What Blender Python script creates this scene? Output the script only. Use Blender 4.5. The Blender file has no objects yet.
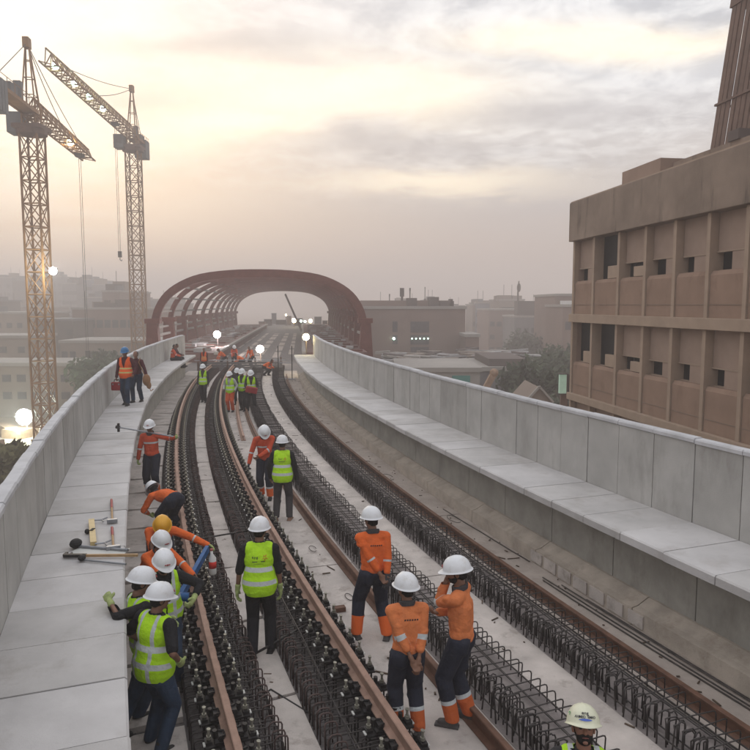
import bpy, bmesh, math, random
import numpy as np
from mathutils import Vector, Matrix, Quaternion
from math import radians as rad, sin, cos, pi
sc = bpy.context.scene
COL = sc.collection
rng = random.Random(7)

# ------------------------------------------------------------------ camera, world, sun, exposure
cam = bpy.data.cameras.new('camera'); camo = bpy.data.objects.new('camera', cam); COL.objects.link(camo)
camo.location = (0, 0, 4.4); camo.rotation_euler = (rad(90 - 5.71), 0, 0)
cam.sensor_width = 36; cam.lens = 33.6; cam.clip_start = .05; cam.clip_end = 6000
sc.camera = camo
sc.view_settings.view_transform = 'Standard'; sc.view_settings.look = 'None'
sc.view_settings.gamma = 1; sc.view_settings.use_curve_mapping = False
sc.view_settings.exposure = 0.10
sc.render.engine = 'CYCLES'
sc.cycles.use_denoising = True
sc.cycles.max_bounces = 6; sc.cycles.volume_bounces = 1; sc.cycles.diffuse_bounces = 3
sc.cycles.volume_step_rate = 8; sc.cycles.volume_max_steps = 64
SUN_EL, SUN_AZ = 15, -22       # azimuth: degrees right of +y
HAZE = .0032
SKY_GAIN = 1.0

world = bpy.data.worlds.new('World'); sc.world = world; world.use_nodes = True
def build_world():
    nt = world.node_tree; N = nt.nodes; L = nt.links; N.clear()
    def nd(t, **k):
        n = N.new(t)
        for a, b in k.items(): setattr(n, a, b)
        return n
    def math_(op, a, b=None, c=None):
        n = nd('ShaderNodeMath', operation=op)
        for i, v in enumerate((a, b, c)):
            if v is None: continue
            if isinstance(v, (int, float)): n.inputs[i].default_value = v
            else: L.new(v, n.inputs[i])
        return n.outputs[0]
    def ramp(x, pts):
        n = nd('ShaderNodeValToRGB'); e = n.color_ramp.elements
        while len(e) < len(pts): e.new(.5)
        for q, (p, c) in zip(e, pts): q.position = p; q.color = (c[0], c[1], c[2], 1) if isinstance(c, tuple) else (c, c, c, 1)
        L.new(x, n.inputs[0]); return n.outputs[0]
    def mix(f, a, b, bt='MIX'):
        n = nd('ShaderNodeMix', data_type='RGBA', blend_type=bt)
        for i, v in ((0, f), (6, a), (7, b)):
            if isinstance(v, (int, float)): n.inputs[i].default_value = v
            elif isinstance(v, tuple): n.inputs[i].default_value = (*v, 1)
            else: L.new(v, n.inputs[i])
        return n.outputs[2]
    tc = nd('ShaderNodeTexCoord'); sx = nd('ShaderNodeSeparateXYZ'); L.new(tc.outputs['Generated'], sx.inputs[0])
    x, y, z = sx.outputs
    zz = math_('MAXIMUM', z, 0.0)
    den = math_('ADD', zz, .10)
    cb = nd('ShaderNodeCombineXYZ')
    L.new(math_('DIVIDE', x, den), cb.inputs[0]); L.new(math_('DIVIDE', y, den), cb.inputs[1])
    def noise(scale, detail, rough, w=0, dist=0, vec=None):
        n = nd('ShaderNodeTexNoise'); n.noise_dimensions = '4D'
        n.inputs['Scale'].default_value = scale; n.inputs['Detail'].default_value = detail
        n.inputs['Roughness'].default_value = rough; n.inputs['W'].default_value = w; n.inputs['Distortion'].default_value = dist
        L.new(vec or cb.outputs[0], n.inputs['Vector']); return n.outputs['Fac']
    base = ramp(zz, [(0, (.47, .40, .385)), (.07, (.58, .49, .46)), (.17, (.72, .66, .63)), (.30, (.84, .87, .93)), (.5, (.98, 1.0, 1.06)), (1, (1.0, 1.04, 1.14))])
    big = noise(.55, 4, .55, 3.1, .5)
    sml = noise(3.2, 6, .62, 9.3, .8)
    rip = noise(9.0, 4, .6, 1.7, .3)
    dark = ramp(big, [(.46, 0.), (.58, 1.)])
    k = ramp(zz, [(.12, 0.), (.22, 1.)])
    c1 = mix(math_('MULTIPLY', math_('MULTIPLY', dark, k), .55), base, (.50, .51, .55))
    wis = ramp(sml, [(.50, 0.), (.66, 1.)])
    c2 = mix(math_('MULTIPLY', math_('MULTIPLY', wis, k), .5), c1, (1.45, 1.43, 1.4))
    rr = ramp(rip, [(.40, 0.), (.62, 1.)])
    c3 = mix(math_('MULTIPLY', math_('MULTIPLY', rr, k), .42), c2, (1.35, 1.35, 1.35))
    # light behind the overcast: two warm clearings
    def glow(px, py, p):
        v = Vector(((px - 375) / 700, 1, 0)); v.z = (305 - py) / 700; v.normalize()
        d = nd('ShaderNodeVectorMath', operation='DOT_PRODUCT'); d.inputs[1].default_value = v
        L.new(tc.outputs['Generated'], d.inputs[0])
        return math_('POWER', math_('MAXIMUM', d.outputs['Value'], 0.0), p)
    nb = ramp(noise(1.3, 5, .6, 5.2, .6), [(.36, 0.15), (.58, 1.)])
    g1 = math_('MULTIPLY', math_('MULTIPLY', glow(20, 85, 60), nb), .65)
    yy = math_('MAXIMUM', y, .05)
    au = math_('MULTIPLY', math_('DIVIDE', x, yy), 700.0); ev = math_('MULTIPLY', math_('DIVIDE', z, yy), 700.0)
    wob = noise(1.6, 4, .55, 6.6, .5)
    ev2 = math_('ADD', ev, math_('MULTIPLY', math_('SUBTRACT', wob, .5), 60.0))
    def patch(px, py, wx, wy):
        u = math_('DIVIDE', math_('SUBTRACT', au, px - 375.0), wx); v = math_('DIVIDE', math_('SUBTRACT', ev2, 305.0 - py), wy)
        return math_('EXPONENT', math_('MULTIPLY', math_('ADD', math_('MULTIPLY', u, u), math_('MULTIPLY', v, v)), -1.0))
    def union(l):
        o = patch(*l[0])
        for q in l[1:]: o = math_('MAXIMUM', o, patch(*q))
        return o
    g2 = math_('MULTIPLY', union([(350, 100, 150, 30), (455, 186, 110, 12), (240, 128, 90, 22), (600, 55, 150, 16)]), .9)
    g3 = math_('MULTIPLY', glow(120, 245, 16), .60)
    c3 = mix(g3, c3, (1.02, .82, .66)); c4 = mix(g1, c3, (1.28, 1.30, 1.26)); 
    dmask = math_('MULTIPLY', union([(385, 148, 125, 15), (140, 110, 75, 22), (600, 205, 170, 30), (210, 60, 130, 16), (560, 120, 120, 14)]), .62)
    c5 = mix(g2, c4, (1.75, 1.50, 1.12)); c6 = mix(dmask, c5, (.55, .53, .56))
    sky = nd('ShaderNodeTexSky', sky_type='NISHITA'); sky.sun_disc = False
    sky.sun_elevation = rad(SUN_EL); sky.sun_rotation = rad(SUN_AZ); sky.dust_density = 4; sky.air_density = 1.5
    b1 = nd('ShaderNodeBackground'); L.new(sky.outputs[0], b1.inputs[0]); b1.inputs[1].default_value = .07
    b2 = nd('ShaderNodeBackground'); L.new(c6, b2.inputs[0]); b2.inputs[1].default_value = SKY_GAIN
    ms = nd('ShaderNodeMixShader'); ms.inputs[0].default_value = .88
    L.new(b1.outputs[0], ms.inputs[1]); L.new(b2.outputs[0], ms.inputs[2])
    o = nd('ShaderNodeOutputWorld'); L.new(ms.outputs[0], o.inputs[0])
build_world()
sl = bpy.data.lights.new('sun', 'SUN'); sl.energy = .55; sl.angle = rad(18); sl.color = (1, .86, .68)
so = bpy.data.objects.new('sun', sl); COL.objects.link(so)
sd = Vector((sin(rad(SUN_AZ)) * cos(rad(SUN_EL)), cos(rad(SUN_AZ)) * cos(rad(SUN_EL)), sin(rad(SUN_EL))))
so.rotation_euler = sd.to_track_quat('Z', 'Y').to_euler()

# ------------------------------------------------------------------ materials
def mat(name, col, rough=.8, var=.12, scale=4, bump=.0, bscale=30, metal=0, col2=None, stain=None, emit=None, spec=.3, extra=None):
    m = bpy.data.materials.new(name); m.use_nodes = True; nt = m.node_tree; N = nt.nodes; L = nt.links
    b = N['Principled BSDF']; b.inputs['Roughness'].default_value = rough; b.inputs['Metallic'].default_value = metal
    b.inputs['Specular IOR Level'].default_value = spec
    tc = N.new('ShaderNodeTexCoord')
    n = N.new('ShaderNodeTexNoise'); n.inputs['Scale'].default_value = scale; n.inputs['Detail'].default_value = 6; n.inputs['Roughness'].default_value = .6
    L.new(tc.outputs['Object'], n.inputs['Vector'])
    r = N.new('ShaderNodeValToRGB'); e = r.color_ramp.elements; e[0].position = .3; e[1].position = .7
    lo = col2 or tuple(c * (1 - var * 1.6) for c in col); hi = tuple(min(1, c * (1 + var)) for c in col)
    e[0].color = (*lo, 1); e[1].color = (*hi, 1); L.new(n.outputs['Fac'], r.inputs[0])
    out = r.outputs[0]
    if stain:
        sn = N.new('ShaderNodeTexNoise'); sn.inputs['Scale'].default_value = stain[1]; sn.inputs['Detail'].default_value = 8; sn.inputs['Roughness'].default_value = .7
        mp = N.new('ShaderNodeMapping'); mp.inputs['Scale'].default_value = stain[3] if len(stain) > 3 else (1, 1, 1)
        L.new(tc.outputs['Object'], mp.inputs[0]); L.new(mp.outputs[0], sn.inputs['Vector'])
        sr = N.new('ShaderNodeValToRGB'); sr.color_ramp.elements[0].position = .54; sr.color_ramp.elements[1].position = .72
        L.new(sn.outputs['Fac'], sr.inputs[0])
        mm = N.new('ShaderNodeMath'); mm.operation = 'MULTIPLY'; mm.inputs[1].default_value = stain[2]; L.new(sr.outputs[0], mm.inputs[0])
        mx = N.new('ShaderNodeMix'); mx.data_type = 'RGBA'; L.new(mm.outputs[0], mx.inputs[0]); L.new(out, mx.inputs[6]); mx.inputs[7].default_value = (*stain[0], 1)
        out = mx.outputs[2]
    if extra: out = extra(N, L, out, b, tc)
    L.new(out, b.inputs['Base Color'])
    if bump:
        bn = N.new('ShaderNodeTexNoise'); bn.inputs['Scale'].default_value = bscale; bn.inputs['Detail'].default_value = 5
        L.new(tc.outputs['Object'], bn.inputs['Vector'])
        bp = N.new('ShaderNodeBump'); bp.inputs['Strength'].default_value = bump; bp.inputs['Distance'].default_value = .02
        L.new(bn.outputs['Fac'], bp.inputs['Height']); L.new(bp.outputs[0], b.inputs['Normal'])
    if emit:
        b.inputs['Emission Color'].default_value = (*emit[0], 1); b.inputs['Emission Strength'].default_value = emit[1]
    return m
def bands(specs, color=(.55, .57, .58)):
    """specs: list of (attribute, lo, hi, colour, roughness) painted as sewn tape"""
    def f(N, L, out, b, tc):
        for (an, lo, hi, c) in specs:
            a = N.new('ShaderNodeAttribute'); a.attribute_name = an
            q = []
            for op, v in (('GREATER_THAN', lo), ('LESS_THAN', hi)):
                m = N.new('ShaderNodeMath'); m.operation = op; L.new(a.outputs['Fac'], m.inputs[0]); m.inputs[1].default_value = v; q.append(m.outputs[0])
            m = N.new('ShaderNodeMath'); m.operation = 'MULTIPLY'; L.new(q[0], m.inputs[0]); L.new(q[1], m.inputs[1])
            x = N.new('ShaderNodeMix'); x.data_type = 'RGBA'; L.new(m.outputs[0], x.inputs[0]); L.new(out, x.inputs[6]); x.inputs[7].default_value = (*c, 1); out = x.outputs[2]
        return out
    return f
SILVER = (.52, .55, .56)
M = {}
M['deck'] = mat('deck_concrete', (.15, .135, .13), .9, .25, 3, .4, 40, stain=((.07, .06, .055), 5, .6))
M['slab'] = mat('slab_concrete', (.49, .44, .405), .88, .16, 1.6, .4, 45, stain=((.17, .14, .115), 2.6, .8))
M['slab2'] = mat('dusty_slab', (.40, .345, .305), .9, .14, 1.6, .35, 30, stain=((.17, .12, .09), 2.2, .55))
M['plank'] = mat('plank_concrete', (.52, .505, .50), .8, .10, 1.4, .15, 60, stain=((.33, .30, .28), 1.1, .6))
M['plank2'] = mat('plank_concrete_worn', (.47, .455, .445), .8, .12, 1.1, .15, 60, stain=((.29, .26, .235), 1.7, .65))
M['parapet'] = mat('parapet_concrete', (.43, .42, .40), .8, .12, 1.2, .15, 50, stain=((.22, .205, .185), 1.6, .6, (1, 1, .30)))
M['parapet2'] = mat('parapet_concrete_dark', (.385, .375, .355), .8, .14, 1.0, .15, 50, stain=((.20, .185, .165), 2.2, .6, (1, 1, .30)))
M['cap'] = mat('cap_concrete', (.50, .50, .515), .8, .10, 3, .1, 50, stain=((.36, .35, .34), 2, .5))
M['wall'] = mat('wall_concrete', (.35, .335, .30), .85, .14, 1.8, .2, 30, stain=((.17, .155, .13), 1.5, .6, (1, 1, .4)))
M['kerb'] = mat('kerb_concrete', (.44, .38, .32), .9, .16, 2.5, .3, 40, stain=((.22, .17, .13), 3, .6))
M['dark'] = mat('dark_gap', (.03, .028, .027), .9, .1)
M['rail'] = mat('dusty_rail', (.34, .215, .165), .75, .14, 5, .2, 60, stain=((.15, .085, .06), 6, .6))
M['rail2'] = mat('rusty_rail', (.13, .065, .042), .7, .25, 6, .2, 60)
M['railtop'] = mat('rail_running_face', (.34, .22, .17), .5, .15, 8)
M['rebar'] = mat('rebar_steel', (.065, .057, .055), .55, .35, 8, .3, 120, metal=.35, stain=((.11, .065, .055), 3, .35))
M['rebar2'] = mat('rusted_rebar', (.105, .072, .066), .7, .35, 8, .3, 120, metal=.2)
M['iron'] = mat('fastening_iron', (.045, .042, .042), .5, .3, 15, metal=.5)
M['bolt'] = mat('bolt_steel', (.30, .29, .24), .45, .3, 20, metal=.4)
M['tag'] = mat('white_tag', (.55, .55, .52), .6, .05)
M['debris'] = mat('debris', (.10, .07, .05), .9, .4, 9)
M['steel'] = mat('maroon_steel', (.145, .050, .040), .55, .15, 2, stain=((.17, .08, .06), 2, .4))
M['clad'] = mat('roof_cladding', (.085, .050, .045), .7, .2, 1)
M['stfloor'] = mat('platform_floor', (.16, .09, .08), .85, .2, .8)
M['beige'] = mat('facade_plaster', (.29, .205, .16), .9, .09, .8, .25, 25, stain=((.17, .12, .095), .9, .45, (1, 1, .35)))
M['panel'] = mat('facade_panel', (.285, .19, .14), .9, .09, 1.1, .3, 40, stain=((.17, .105, .075), 1.3, .65, (1, 1, .5)))
M['fin'] = mat('facade_fin', (.36, .27, .205), .88, .08, 1.5, .15, 25)
M['fascia'] = mat('facade_fascia', (.25, .19, .15), .92, .16, .7, .25, 25, stain=((.07, .055, .045), 1.4, .85, (1, 1, .16)))
M['shutter'] = mat('window_shutter', (.33, .24, .19), .85, .06, 2, extra=None)
M['glassd'] = mat('dark_opening', (.010, .010, .012), .6, .2, spec=.15)
M['brown'] = mat('brown_metal', (.135, .080, .060), .75, .15, 1.5)
M['mast'] = mat('crane_paint', (.25, .125, .045), .6, .2, 1)
M['craneg'] = mat('crane_grey', (.12, .125, .13), .6, .15, 1)
M['wire'] = mat('wire_rope', (.06, .055, .05), .6, .1)
M['earth'] = mat('earth', (.26, .20, .145), 1, .25, .06, stain=((.13, .11, .07), .05, .8))
def house_mat(n, c): c = tuple(v * .8 for v in c); M[n] = mat(n, c, .95, .1, .15, stain=(tuple(v * .6 for v in c), .12, .4))
for n, c in (('house_pink', (.27, .19, .16)), ('house_tan', (.30, .24, .20)), ('house_grey', (.22, .21, .215)), ('house_blue', (.23, .25, .30)), ('house_dark', (.15, .12, .11)), ('house_pale', (.40, .37, .34))): house_mat(n, c)
M['winfar'] = mat('far_window', (.07, .065, .07), .4, .2)
M['bark'] = mat('bark', (.10, .075, .055), .95, .2, 6)
M['leaf'] = mat('leaf', (.050, .066, .036), .8, .35, .6)
M['leaf2'] = mat('leaf_yellowish', (.11, .105, .040), .8, .35, .6)
M['roofsheet'] = mat('roof_sheet', (.34, .33, .33), .7, .2, .7)
M['green'] = mat('green_net', (.05, .22, .19), .8, .15, 1)
M['white'] = mat('white_paint', (.72, .72, .70), .6, .05)
M['lampw'] = mat('lamp_white', (.9, .9, .9), .5, 0, emit=((.93, 1.0, .96), 60))
M['lampy'] = mat('lamp_warm', (.9, .9, .8), .5, 0, emit=((1.0, .80, .38), 30))
M['lampr'] = mat('lamp_headlight', (.9, .9, .9), .5, 0, emit=((1.0, .90, .80), 50))
M['lampg'] = mat('lamp_greenish', (.9, .9, .9), .5, 0, emit=((.6, 1.0, .75), 14))
M['redp'] = mat('red_plastic', (.30, .03, .035), .5, .12, 6)
M['wood'] = mat('tool_wood', (.42, .27, .14), .6, .15, 12)
M['yellowp'] = mat('yellow_level', (.55, .42, .20), .5, .1, 8)
M['blue'] = mat('blue_tool_paint', (.020, .10, .27), .45, .2, 12)
M['steelg'] = mat('tool_steel', (.30, .31, .33), .4, .15, 12, metal=.6)
M['black'] = mat('black_rubber', (.02, .02, .02), .7, .2, 12)
M['timber'] = mat('timber', (.33, .22, .15), .85, .2, 3)

# ------------------------------------------------------------------ mesh helpers
class MB:
    def __init__(s): s.v = []; s.f = []; s.m = []; s.k = 0
    def quad(s, *p):
        i = len(s.v); s.v += [tuple(q) for q in p]; s.f.append(tuple(range(i, i + len(p)))); s.m.append(s.k)
    def hexa(s, p):   # 8 pts: 0-3 bottom ring, 4-7 top ring
        i = len(s.v); s.v += [tuple(q) for q in p]
        for f in ((3, 2, 1, 0), (4, 5, 6, 7), (0, 1, 5, 4), (1, 2, 6, 5), (2, 3, 7, 6), (3, 0, 4, 7)):
            s.f.append(tuple(i + j for j in f)); s.m.append(s.k)
    def box(s, x0, x1, y0, y1, z0, z1):
        s.hexa([(x0, y0, z0), (x1, y0, z0), (x1, y1, z0), (x0, y1, z0), (x0, y0, z1), (x1, y0, z1), (x1, y1, z1), (x0, y1, z1)])
    def obox(s, c, ax, hx, hy, hz):   # ax: 3x3 columns
        c = Vector(c); X, Y, Z = [Vector(a) for a in ax]
        s.hexa([c + X * hx * a + Y * hy * b + Z * hz * d for d in (-1, 1) for a, b in ((-1, -1), (1, -1), (1, 1), (-1, 1))])
    def bar(s, a, b, w, h=None, up=(0, 0, 1)):
        a = Vector(a); b = Vector(b); h = h or w; D = (b - a); l = D.length; D.normalize(); U = Vector(up)
        if abs(D.dot(U)) > .98: U = Vector((1, 0, 0))
        X = D.cross(U).normalized(); Y = X.cross(D)
        s.obox((a + b) / 2, (X, D, Y), w / 2, l / 2, h / 2)
    def tube(s, pts, r, n=6, caps=True):
        pts = [Vector(p) for p in pts]; rr = r if isinstance(r, (list, tuple)) else [r] * len(pts)
        D = (pts[1] - pts[0]).normalized(); U = Vector((0, 0, 1)) if abs(D.z) < .9 else Vector((1, 0, 0))
        X = D.cross(U).normalized(); base = len(s.v)
        for i, p in enumerate(pts):
            if i == 0: d = D
            elif i == len(pts) - 1: d = (pts[i] - pts[i - 1]).normalized()
            else: d = ((pts[i + 1] - p).normalized() + (p - pts[i - 1]).normalized()).normalized()
            X = (X - d * X.dot(d)).normalized(); Y = d.cross(X)
            for k in range(n):
                a = 2 * pi * k / n; s.v.append(tuple(p + (X * cos(a) + Y * sin(a)) * rr[i]))
        for i in range(len(pts) - 1):
            for k in range(n):
                a = base + i * n + k; b = base + i * n + (k + 1) % n
                s.f.append((a, b, b + n, a + n)); s.m.append(s.k)
        if caps:
            s.f.append(tuple(base + k for k in reversed(range(n)))); s.m.append(s.k)
            e = base + (len(pts) - 1) * n; s.f.append(tuple(e + k for k in range(n))); s.m.append(s.k)
    def ball(s, c, r, n=10, m=6, sc_=(1, 1, 1)):
        c = Vector(c); i0 = len(s.v)
        for j in range(m + 1):
            t = pi * j / m
            for k in range(n):
                a = 2 * pi * k / n; s.v.append((c.x + r * sc_[0] * sin(t) * cos(a), c.y + r * sc_[1] * sin(t) * sin(a), c.z + r * sc_[2] * cos(t)))
        for j in range(m):
            for k in range(n):
                a = i0 + j * n + k; b = i0 + j * n + (k + 1) % n; s.f.append((a, a + n, b + n, b)); s.m.append(s.k)
    def mesh(s, name, mats, smooth=False):
        me = bpy.data.meshes.new(name); me.from_pydata(s.v, [], s.f)
        for m in (mats if isinstance(mats, (list, tuple)) else [mats]): me.materials.append(M[m] if isinstance(m, str) else m)
        me.polygons.foreach_set('material_index', s.m)
        if smooth: me.polygons.foreach_set('use_smooth', [True] * len(s.f))
        me.update(); return me
    def build(s, name, mats, parent=None, smooth=False, bevel=0):
        o = bpy.data.objects.new(name, s.mesh(name, mats, smooth)); COL.objects.link(o)
        if parent: o.parent = parent; o.matrix_parent_inverse = Matrix.Identity(4); o.location = -Vector(parent['_base']) if '_base' in parent else (0, 0, 0)
        if bevel:
            b = o.modifiers.new('bevel', 'BEVEL'); b.width = bevel; b.segments = 2; b.limit_method = 'ANGLE'
        return o
def tag(o, label=None, cat=None, group=None, kind=None):
    if label: o['label'] = label
    if cat: o['category'] = cat
    if group: o['group'] = group
    if kind: o['kind'] = kind
    return o
def thing(name, label, cat, group=None, loc=(0, 0, 0), rot=0):
    o = bpy.data.objects.new(name, None); COL.objects.link(o); o.location = loc; o.rotation_euler = (0, 0, rot); o.empty_display_size = .2
    return tag(o, label, cat, group)
def place(o, parent):   # parts meshed in world coordinates under an empty standing at parent.location
    o.parent = parent; o.location = -Vector(parent.location); return o
def pbuild(mb, name, mats, parent, smooth=False, bevel=0):
    o = mb.build(name, mats, None, smooth, bevel); o.parent = parent
    if parent.type == 'EMPTY' and parent.rotation_euler.z == 0: o.location = -Vector(parent.location)
    return o

# ------------------------------------------------------------------ alignment of the viaduct: circle, then straight
CX, CY, RR, TH0 = 162.40, 66.17, 172.91, rad(22.17)
THE = rad(6.0); TE = (TH0 - THE) * RR
def W(s, t, z=0.):
    if t < TE:
        th = TH0 - t / RR; return Vector((CX - (RR - s) * cos(th), CY - (RR - s) * sin(th), z))
    p = Vector((CX - RR * cos(THE), CY - RR * sin(THE), 0)); d = t - TE
    return Vector((p.x - sin(THE) * d + cos(THE) * s, p.y + cos(THE) * d + sin(THE) * s, z))
def heading(t): return max(TH0 - t / RR, THE)
def ts(t0, t1, step):
    n = max(1, int(round((t1 - t0) / step))); return [t0 + (t1 - t0) * i / n for i in range(n + 1)]
def sweep(mb, prof, t0, t1, step=1.0, sf=lambda t: 0., closed=True):
    T = ts(t0, t1, step); n = len(prof); base = len(mb.v)
    for t in T:
        ds = sf(t)
        for (s, z) in prof: mb.v.append(tuple(W(s + ds, t, z)))
    for i in range(len(T) - 1):
        for k in range(n if closed else n - 1):
            a = base + i * n + k; b = base + i * n + (k + 1) % n; mb.f.append((a, a + n, b + n, b)); mb.m.append(mb.k)
    if closed:
        mb.f.append(tuple(base + k for k in range(n))); mb.m.append(mb.k)
        e = base + (len(T) - 1) * n; mb.f.append(tuple(e + k for k in reversed(range(n)))); mb.m.append(mb.k)
def rect(s0, s1, z0, z1): return [(s0, z0), (s1, z0), (s1, z1), (s0, z1)]
def bevrect(s0, s1, z0, z1, b): return [(s0, z0), (s1, z0), (s1, z1 - b), (s1 - b, z1), (s0 + b, z1), (s0, z1 - b)]

# ------------------------------------------------------------------ setting: ground, deck, strips
g = MB()
n = 60; X0, X1, Y0, Y1 = -690, 690, -45, 1390
for i in range(n + 1):
    for j in range(n + 1):
        g.v.append((X0 + (X1 - X0) * i / n, Y0 + (Y1 - Y0) * j / n, -11 + rng.uniform(-.12, .12)))
for i in range(n):
    for j in range(n):
        a = i * (n + 1) + j; g.f.append((a, a + n + 1, a + n + 2, a + 1)); g.m.append(0)
tag(g.build('ground', 'earth', smooth=True), kind='structure')
T0 = -5.
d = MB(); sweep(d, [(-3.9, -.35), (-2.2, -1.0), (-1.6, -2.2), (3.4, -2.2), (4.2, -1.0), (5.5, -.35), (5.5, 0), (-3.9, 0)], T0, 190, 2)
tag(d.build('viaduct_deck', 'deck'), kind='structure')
def strip(name, s0, s1, t0, t1, pitch, gap, m, z=.014, jit=0):
    b = MB(); t = t0
    while t < t1:
        e = min(t + pitch - gap * rng.uniform(.6, 1.4), t1); j = rng.uniform(-jit, jit)
        # slightly skewed ends make the joints read as hand-cut
        T = ts(t, e, 1.0); i0 = len(b.v); zz = z + rng.uniform(-.003, .003)
        for q, tt in enumerate(T):
            sk = j if q in (0, len(T) - 1) else 0
            for (s, zq, f) in ((s0, 0.002, -1), (s1, 0.002, 1), (s1, zz, 1), (s0, zz, -1)): b.v.append(tuple(W(s, tt + sk * f, zq)))
        for q in range(len(T) - 1):
            for k in range(4):
                a = i0 + q * 4 + k; c = i0 + q * 4 + (k + 1) % 4; b.f.append((a, c, c + 4, a + 4)); b.m.append(0)
        b.f.append((i0 + 3, i0 + 2, i0 + 1, i0)); b.m.append(0); e_ = i0 + (len(T) - 1) * 4; b.f.append((e_, e_ + 1, e_ + 2, e_ + 3)); b.m.append(0)
        t += pitch
    tag(b.build(name, m), kind='structure')
strip('concrete_strip', -2.93, -1.84, T0, 47, 1.35, .11, 'slab', .07, .10)
strip('concrete_strip', -.93, -.60, T0, 47, 2.05, .07, 'slab', .03, .04)
strip('concrete_strip', .30, 1.22, T0, 47, 8.0, .03, 'slab')
strip('concrete_strip', 2.02, 2.58, T0, 47, 5.0, .03, 'slab')
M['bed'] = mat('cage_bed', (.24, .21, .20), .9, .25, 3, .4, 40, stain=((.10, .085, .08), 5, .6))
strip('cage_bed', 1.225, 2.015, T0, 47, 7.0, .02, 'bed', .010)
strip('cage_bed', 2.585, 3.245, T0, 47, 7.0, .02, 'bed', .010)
strip('concrete_strip', 3.25, 4.16, T0, 47, 9.0, .03, 'slab2')
for (s0, s1) in ((-2.3, -1.8), (-.95, -.55), (.35, 1.1), (2.0, 2.6), (3.3, 3.75)):
    strip('concrete_strip', s0, s1, 53 + 3 * s0, 110, 9.0, 2.5, 'slab2', .02)

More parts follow.
